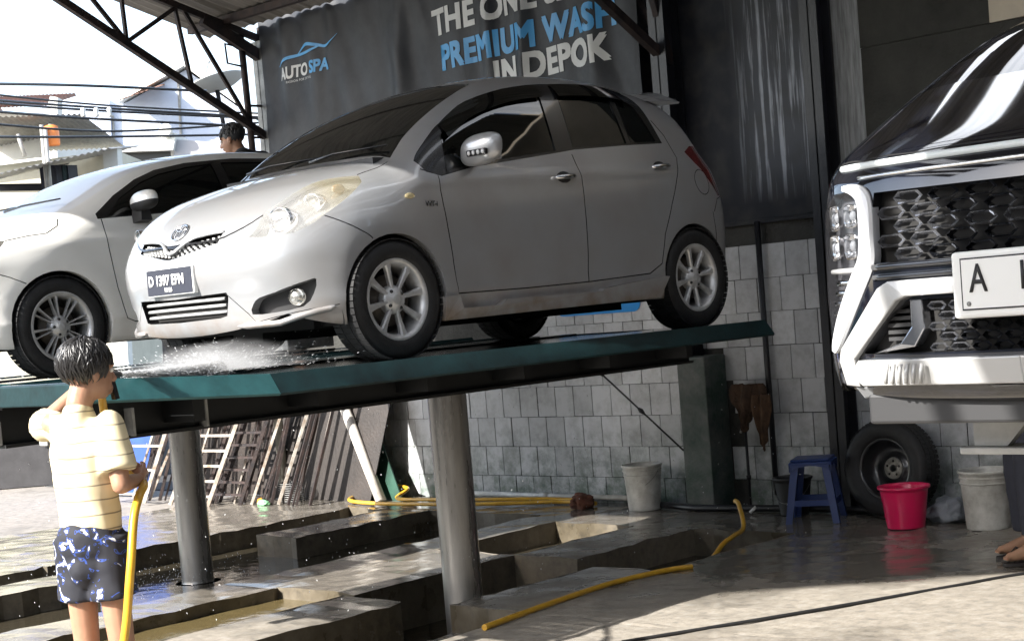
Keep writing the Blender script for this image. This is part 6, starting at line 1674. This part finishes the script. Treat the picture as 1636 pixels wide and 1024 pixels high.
clump('orange_peel', 'small orange scrap on the floor by the wire basket', 'scrap', (-12.35, 9.28, 0), (.035, .03, .03), mat('orange_scrap', (.7, .26, .03), .6), 8)
clump('green_wrapper', 'crumpled pale green wrapper on the floor by the wire basket', 'wrapper', (-12.2, 9.2, 0), (.07, .04, .03), mat('green_wrap', (.25, .6, .3), .4), 9)
# ================================================================ street behind the yard (left)
CAM = scene.camera.matrix_world
def at(x, y, t):
    """point seen at photo pixel (x, y), t metres ahead"""
    M = CAM.to_3x3(); u = (x-818)/2600; v = -(y-646)/2600
    return CAM.translation+(M.col[2]*-1+M.col[0]*u+M.col[1]*v)*t
AX = Vector((math.cos(R(44)), math.sin(R(44)), 0)); DP = Vector((-math.sin(R(44)), math.cos(R(44)), 0)); ZU = Vector((0, 0, 1))
def facade(name, label, cat, origin_px, t, parts):
    o = at(origin_px[0], origin_px[1], t); o.z = 0; r = empty(name, o, label, cat)
    return r, o
MT['blue_wall'] = mat('pale_blue_wall', (.50, .56, .68), .8, var=.15, vscale=1.5)
MT['white_wall'] = mat('whitewash', (.70, .70, .66), .8, var=.15, vscale=2)
MT['cream_wall'] = mat('cream_wall', (.60, .57, .46), .8, var=.2, vscale=2)
MT['roof_tile'] = mat('clay_tile', (.32, .16, .10), .8, var=.5, vscale=5, bump=.5, bscale=12)
MT['zinc'] = mat('old_zinc', (.42, .41, .38), .5, .35, var=.4, vscale=4)
def wall_poly(name, parent, o, pts, depth, m, ground=True):
    if ground:
        lo = min(p.z for p in pts); pts = [Vector((p.x, p.y, -.42)) if p.z < lo+.6 else p for p in pts]
    b = MB(); n = len(pts); v = [p-o for p in pts]+[p-o+DP*depth for p in pts]
    b.add(v, [tuple(range(n)), tuple(range(2*n-1, n-1, -1))]+[(i, (i+1) % n, n+(i+1) % n, n+i) for i in range(n)]); return b.build(name, m, parent)
def corr(name, parent, o, a, b_, c, m, n=26, h=.03):
    """corrugated sheet: edge a-b, running back by c"""
    v = []; f = []
    for i in range(n*2+1):
        p = a.lerp(b_, i/(n*2))+ZU*(h*(i % 2)); v += [p-o, p+c-o]
    for i in range(n*2): f.append((i*2, i*2+2, i*2+3, i*2+1))
    q = MB(); q.add(v, f); return q.build(name, m, parent)
def blue_house():
    t = 44; r, o = facade('blue_house', 'pale blue gabled house behind the overhead wires', 'house', (250, 560), t, None)
    g = lambda x, y: at(x, y, t)
    wall_poly('gable_wall', r, o, [g(175,430), g(425,430), g(425,205), g(395,182), g(297,112), g(195,168), g(175,172)], 9, MT['blue_wall'])
    wall_poly('side_wing', r, o, [at(60,430,t-.2), at(175,430,t-.2), at(175,160,t-.2), at(60,152,t-.2)], 7, MT['blue_wall'])
    for a, b_ in (((297,108),(193,166)), ((297,108),(430,204))):
        q = MB(); p0, p1 = g(*a), g(*b_); d = DP
        q.add([p0-o-d*.3, p1-o-d*.3, p1-o+d*9.2, p0-o+d*9.2]+[p-o+ZU*.12+e for p, e in ((p0,-d*.3),(p1,-d*.3),(p1,d*9.2),(p0,d*9.2))], [(0,1,2,3),(7,6,5,4),(0,4,5,1),(1,5,6,2),(2,6,7,3),(3,7,4,0)]); q.build('roof_slope', MT['white_wall'], r)
    corr('tiled_lean_to', r, o, at(188,162,t-1.2), at(250,140,t-1.2), DP*2-ZU*-.4, MT['roof_tile'], 8)
    for (xa, xb, y0, y1) in ((215,222,215,200),):
        pass
    q = MB(); q.bar(g(285,125)-o-DP*.02, g(292,270)-o-DP*.02, .05); q.build('wall_seam', MT['zinc'], r)
    q = MB(); q.bar(g(180,185)-o-DP*.02, g(186,300)-o-DP*.02, .05); q.build('wall_seam', MT['zinc'], r)
blue_house()
def tiled_house():
    t = 38; r, o = facade('tiled_house', 'low house with a brown clay tiled roof at the far left edge', 'house', (30, 560), t, None)
    wall_poly('front_wall', r, o, [at(-60,430,t), at(88,430,t), at(88,182,t), at(-60,178,t)], 6, MT['white_wall'])
    corr('tile_roof', r, o, at(-60,176,t-.6), at(72,170,t-.6), DP*3+ZU*.62, MT['roof_tile'], 20, .08)
    wall_poly('parapet', r, o, [at(72,185,t-.7), at(92,185,t-.7), at(92,156,t-.7), at(80,154,t-.7)], .4, MT['white_wall'], False)
tiled_house()
def food_stall():
    t = 27; r, o = facade('street_stall', 'white street stall with layered zinc awnings left of the white minivan', 'stall', (80, 560), t, None)
    wall_poly('back_wall', r, o, [at(-80,470,t+1.2), at(185,470,t+1.2), at(185,240,t+1.2), at(-80,275,t+1.2)], 3, MT['cream_wall'])
    wall_poly('corner_pillar', r, o, [at(164,470,t), at(187,470,t), at(187,236,t), at(164,238,t)], .35, MT['white_wall'])
    corr('lower_awning', r, o, at(-90,300,t-2.4), at(178,238,t-.6), DP*2.4+ZU*.28, MT['zinc'], 24, .03)
    corr('upper_awning', r, o, at(-90,192,t-1.5), at(132,184,t-.2), DP*3+ZU*-.25, MT['zinc'], 24, .03)
    wall_poly('fascia', r, o, [at(-80,268,t+.9), at(70,250,t+.9), at(70,215,t+.9), at(-80,222,t+.9)], .1, MT['white_wall'], False)
    for x, y0, y1 in ((66,200,330),(72,205,340),(28,215,250)):
        q = MB(); q.tube([at(x,y0,t-.8)-o, at(x+12,y1,t-.8)-o], .035, 8); q.build('awning_post', MT['zinc'], r)
    q = MB(); q.bar(at(-60,302,t)-o, at(78,300,t)-o, .35, .12); q.build('counter', MT['steel_black'], r)
    q = MB(); q.bar(at(20,275,t-.2)-o, at(110,262,t-.2)-o, .02); q.build('rail', MT['zinc'], r)
    for k, (x, m) in enumerate(((72,'plate_black'),(80,'plate_white'),(86,'plate_black'),(97,'plate_black'),(108,'teal'),(116,'plate_black'))):
        q = MB(); p = at(x, 276, t-.2); q.box((-.08,-.02,-.42),(.08,.02,.12), xf=Matrix.Translation(p-o) @ Matrix.Rotation(R(44+7*k), 4, 'Z')); tag(q.build('hanging_garment', MT[m], r), None)
    q = MB(); q.box((-.4,-.2,-.5),(.35,.2,.2), xf=Matrix.Translation(at(8,365,t-.4)-o)); q.build('blue_box', mat('stall_blue', (.02,.06,.28), .5), r)
food_stall()
def drum():
    p = at(84, 233, 26.4); r = empty('water_drum', p, 'orange water drum standing on the stall awning', 'drum')
    q = MB(); q.lathe([(.001,0),(.115,0),(.125,.03),(.125,.12),(.13,.13),(.125,.14),(.125,.25),(.11,.31),(.04,.335),(.001,.335)], 28); q.build('tank', mat('orange_plastic', (.72,.22,.05), .45), r)
    q = MB(); q.lathe([(.001,.345),(.04,.345),(.042,.325)], 16); q.build('lid', MT['steel_grey'], r)
drum()
def shed():
    t = 33; r, o = facade('white_shed', 'white gabled shed roof over a dark corrugated front', 'shed', (235, 560), t, None)
    wall_poly('gable_roof', r, o, [at(192,243,t), at(276,240,t), at(281,213,t), at(268,212,t)], 2, MT['white_wall'], False)
    pa, pb = at(188,300,t+.3), at(278,300,t+.3); hz = pa.z+.42+.78; pa.z = pb.z = -.42
    corr('corrugated_front', r, o, pa, pb, ZU*hz, MT['steel_black'], 16, .02)
    wall_poly('grey_block', r, o, [at(275,300,t+.2), at(372,300,t+.2), at(370,229,t+.2), at(276,223,t+.2)], 2.5, mat('grey_block', (.36,.36,.39), .8))
    q = MB(); p = at(265, 210, t); q.ico(p-o, .18, 2, 0, (1.2,.5,.9)); q.build('finial', MT['white_wall'], r)
shed()
def dish():
    p = at(346, 133, 22); r = empty('satellite_dish', p, 'grey satellite dish on a pole beyond the truss', 'satellite dish')
    T = Matrix.Rotation(R(44), 4, 'Z') @ Matrix.Rotation(R(-14), 4, 'Y') @ Matrix.Rotation(R(-5), 4, 'X')
    q = MB(); q.lathe([(.001, -.10), (.15, -.085), (.28, -.045), (.39, .01), (.40, .02), (.39, .022), (.28, -.03), (.001, -.085)], 32, xf=T); q.build('reflector', mat('dish_grey', (.40,.42,.42), .6), r)
    q = MB(); q.tube([(0,0,-.1), tuple(at(358,205,22)-p)], .03, 8); q.build('pole', MT['steel_black'], r)
    for k in range(3):
        q = MB(); a = 2*math.pi*k/3; q.tube([T @ Vector((.3*math.cos(a), .3*math.sin(a), -.03)), T @ Vector((0,0,.32))], .008, 6); q.build('feed_arm', MT['zinc'], r)
dish()
WL = ['topmost lone black overhead wire under the truss', 'upper thick wire of the close pair crossing the blue house', 'lower thick wire of the close pair crossing the blue house', 'thin wire carrying the white insulators across the blue house', 'sagging wire that rises towards the minivan roof on the right', 'lowest overhead wire running level past the orange drum', 'thin wire just above the close pair, sloping down to the right']
wires = [((-40,134),(130,137),(330,146),17), ((-40,158),(150,172),(420,188),19), ((-40,162),(140,176),(420,190),19.2), ((-40,176),(150,190),(420,203),18), ((-40,196),(180,210),(420,196),21), ((-40,219),(150,219),(420,215),20), ((-40,148),(160,168),(420,182),23)]
for k, (a, b_, c, t) in enumerate(wires):
    P = cr3([at(*a, t-1.5), at(*b_, t), at(*c, t+1)], 10); q = MB(); q.tube([p-P[0] for p in P], .016, 6); tag(q.build('overhead_wire', MT['black_trim'], None, P[0]), WL[k], 'wire', 'overhead street wires')
for x, w_ in ((133, 'left'), (154, 'middle'), (175, 'right')):
    p = at(x, 180, 18); q = MB(); q.lathe([(.001,.05),(.02,.05),(.03,.03),(.02,.0),(.03,-.03),(.02,-.05),(.001,-.05)], 12); tag(q.build('insulator', MT['white_wall'], None, p), w_+'most of the three small white insulators on the wires' if w_ != 'middle' else 'middle one of the three small white insulators on the wires', 'insulator', 'insulators on the wires')
def planter():
    t = 19.5; o = at(20, 770, t); o.z = -.02; r = empty('planter_wall', o, 'low dark roadside wall with grass on top, left of the teenager', 'low wall')
    a, b_ = at(-200, 770, t), at(260, 770, t); a.z = b_.z = -.02; d = (b_-a).normalized(); n_ = Vector((-d.y, d.x, 0))
    v = []
    for p in (a, b_):
        for k, h in ((0,0),(0,.68),(1.2,.68),(1.2,0)): v.append(p-o+DP*k+ZU*h)
    q = MB(); q.add(v, [(0,1,2,3),(7,6,5,4),(0,4,5,1),(1,5,6,2),(2,6,7,3)]); q.build('wall_body', mat('dark_wall_stone', (.06,.058,.06), .9, var=.4), r)
    v = []; f = []; rr = random.Random(2)
    for k in range(2600):
        p = a.lerp(b_, rr.random())-o+DP*rr.uniform(.05,1.1)+ZU*.68; h = rr.uniform(.1,.28); w = AX*.012; lean = Vector((rr.uniform(-.08,.08), rr.uniform(-.08,.08), h)); i = len(v)
        v += [p-w, p+w, p+lean]; f.append((i, i+1, i+2))
    q = MB(); q.add(v, f); tag(q.build('grass', mat('grass', (.10,.17,.03), .8, var=.4), r), kind='stuff')
planter()
def far_house(label, x0, x1, ytop, t, m, roof):
    o = at((x0+x1)/2, 560, t); o.z = -.42; r = empty('street_house', o, label, 'house')
    a, b_ = at(x0, ytop, t), at(x1, ytop, t); b_.z = a.z
    wall_poly('wall', r, o, [Vector((a.x, a.y, -.42)), Vector((b_.x, b_.y, -.42)), b_, a], 8, m, False)
    L = (b_-a).length; up = ZU*1.6; q = MB(); e = AX*.4
    v = [a-e-DP*.5-o, b_+e-DP*.5-o, b_+e+DP*4+up-o, a-e+DP*4+up-o, b_+e+DP*8.5-o, a-e+DP*8.5-o]
    q.add(v+[p+ZU*.12 for p in v], [(0,1,2,3), (3,2,4,5), (9,8,7,6), (11,10,8,9), (0,6,7,1), (5,4,10,11), (0,3,9,6), (3,5,11,9), (1,7,8,2), (2,8,10,4)]); q.build('roof', roof, r)
    for k in range(3):
        p = a.lerp(b_, .2+.3*k); q = MB(); p.z = 1.6; q.box((-.6,-.05,-.5), (.6,.04,.7), xf=Matrix.Translation(p-o-DP*.01) @ Matrix.Rotation(R(44), 4, 'Z')); q.build('window', MT['tint'], r)
far_house('cream house with a clay roof further down the street', -420, -120, 240, 40, MT['cream_wall'], MT['roof_tile'])
far_house('grey house beyond the cream house at the far left', -900, -500, 260, 46, mat('grey_house', (.4, .4, .41), .8), MT['zinc'])
# ================================================================ water in the air
MT['spray'] = mat('spray_water', (.93, .95, .97), .25, alpha=.62)
def spray():
    rr = random.Random(21); v = []; f = []
    def drop(p, d, L, w):
        i = len(v); d = d.normalized(); a = d.orthogonal().normalized()*w; b = d.cross(a).normalized()*w
        v.extend([p-d*L, p+a, p+b, p-a, p-b, p+d*L]); f.extend([(i+0, i+1, i+2), (i+0, i+2, i+3), (i+0, i+3, i+4), (i+0, i+4, i+1), (i+5, i+2, i+1), (i+5, i+3, i+2), (i+5, i+4, i+3), (i+5, i+1, i+4)])
    n0 = gun_p+gd*.14; Lr = (aim-n0).length
    for k in range(4500):
        t = rr.random()**.8; s = .006+.055*t*rr.random()**.5
        o = Vector((rr.gauss(0, 1), rr.gauss(0, 1), rr.gauss(0, .55)))*s
        p = n0+(aim-n0)*t+o; drop(p-n0, (aim-n0)+o*3, rr.uniform(.006, .022), rr.uniform(.0010, .0022))
    for k in range(1500):      # splash off the deck
        t = abs(rr.gauss(0, .35)); th = rr.uniform(-1.4, 2.2); d = Vector((math.cos(th+2.2), math.sin(th+2.2), 0)); p = aim+d*t+ZU*abs(rr.gauss(0, .05)+.02); drop(p-n0, d+ZU*.4, rr.uniform(.003, .010), rr.uniform(.0008, .0018))
    b = MB(); b.add(v, f, 0, True); tag(b.build('water_spray', MT['spray'], None, n0), 'white jet of water from the nozzle to the lift deck', 'water spray', kind='stuff')
    v.clear(); f.clear()
    for k in range(520):       # drips falling from the decks
        x = rr.uniform(-10.8, -5.9); y = rr.uniform(4.2, 9.6); z = rr.uniform(-.05, 1.15); drop(Vector((x, y, z)), Vector((rr.gauss(0, .3), rr.gauss(0, .3), -1)), rr.uniform(.003, .008), rr.uniform(.0018, .0036))
    for k in range(420):
        x = rr.gauss(-10.0, .35); y = rr.gauss(6.6, .35); drop(Vector((x, y, -.16+abs(rr.gauss(0, .09)))), Vector((rr.gauss(0, .6), rr.gauss(0, .6), 1)), rr.uniform(.002, .010), rr.uniform(.0015, .003))
    b = MB(); b.add(v, f, 0, True); tag(b.build('water_drips', MT['spray'], None, (0, 0, 0)), 'water drops falling below the lift decks', 'water drops', kind='stuff')
spray()

def mist():
    def vol(name, den, fall=None):
        m = bpy.data.materials.new(name); m.use_nodes = True; n = m.node_tree.nodes; l = m.node_tree.links; n.remove(n['Principled BSDF'])
        v = n.new('ShaderNodeVolumePrincipled'); v.inputs['Color'].default_value = (.97, .98, 1, 1); v.inputs['Density'].default_value = den; v.inputs['Anisotropy'].default_value = 0
        if fall:
            tc = n.new('ShaderNodeTexCoord'); mp = n.new('ShaderNodeMapping'); mp.inputs['Scale'].default_value = fall; l.new(tc.outputs['Object'], mp.inputs[0])
            ln = n.new('ShaderNodeVectorMath'); ln.operation = 'LENGTH'; l.new(mp.outputs[0], ln.inputs[0])
            nz = n.new('ShaderNodeTexNoise'); nz.inputs['Scale'].default_value = 2.2; nz.inputs['Detail'].default_value = 4; l.new(mp.outputs[0], nz.inputs['Vector'])
            ad = n.new('ShaderNodeMath'); ad.operation = 'MULTIPLY_ADD'; ad.inputs[1].default_value = .9; l.new(nz.outputs['Fac'], ad.inputs[0]); l.new(ln.outputs['Value'], ad.inputs[2])
            mr = n.new('ShaderNodeMapRange'); mr.interpolation_type = 'SMOOTHSTEP'; mr.inputs['From Min'].default_value = .35; mr.inputs['From Max'].default_value = 1.25; mr.inputs['To Min'].default_value = den; mr.inputs['To Max'].default_value = 0
            l.new(ad.outputs[0], mr.inputs[0]); l.new(mr.outputs[0], v.inputs['Density'])
        l.new(v.outputs[0], n['Material Output'].inputs['Volume']); return m
    n0 = gun_p+gd*.14; d = aim-n0; b = MB()
    b.tube([n0-n0, d*.1, d*.3, d*.55, d*.8, d*.97], [.006, .012, .022, .036, .05, .055], 20)
    tag(b.build('water_jet', vol('jet_mist', 34), None, n0), 'dense white core of the water jet', 'water spray', kind='stuff')
    b = MB(); bm = bmesh.new(); bmesh.ops.create_icosphere(bm, subdivisions=4, radius=1)
    for v in bm.verts:
        q = 1+.4*mnoise.noise(v.co*2.1); v.co = Vector((v.co.x*.62*q, v.co.y*.5*q, max(-.02, v.co.z*.17*q)))
    bm.verts.index_update(); b.add([v.co for v in bm.verts], [[v.index for v in q.verts] for q in bm.faces], 0, True); bm.free()
    tag(b.build('water_mist', vol('soft_mist', 4.5, (1/.62, 1/.5, 1/.16)), None, aim+Vector((.05, -.05, .03))), 'soft mist over the lift deck below the silver bumper', 'water spray', kind='stuff')
mist()
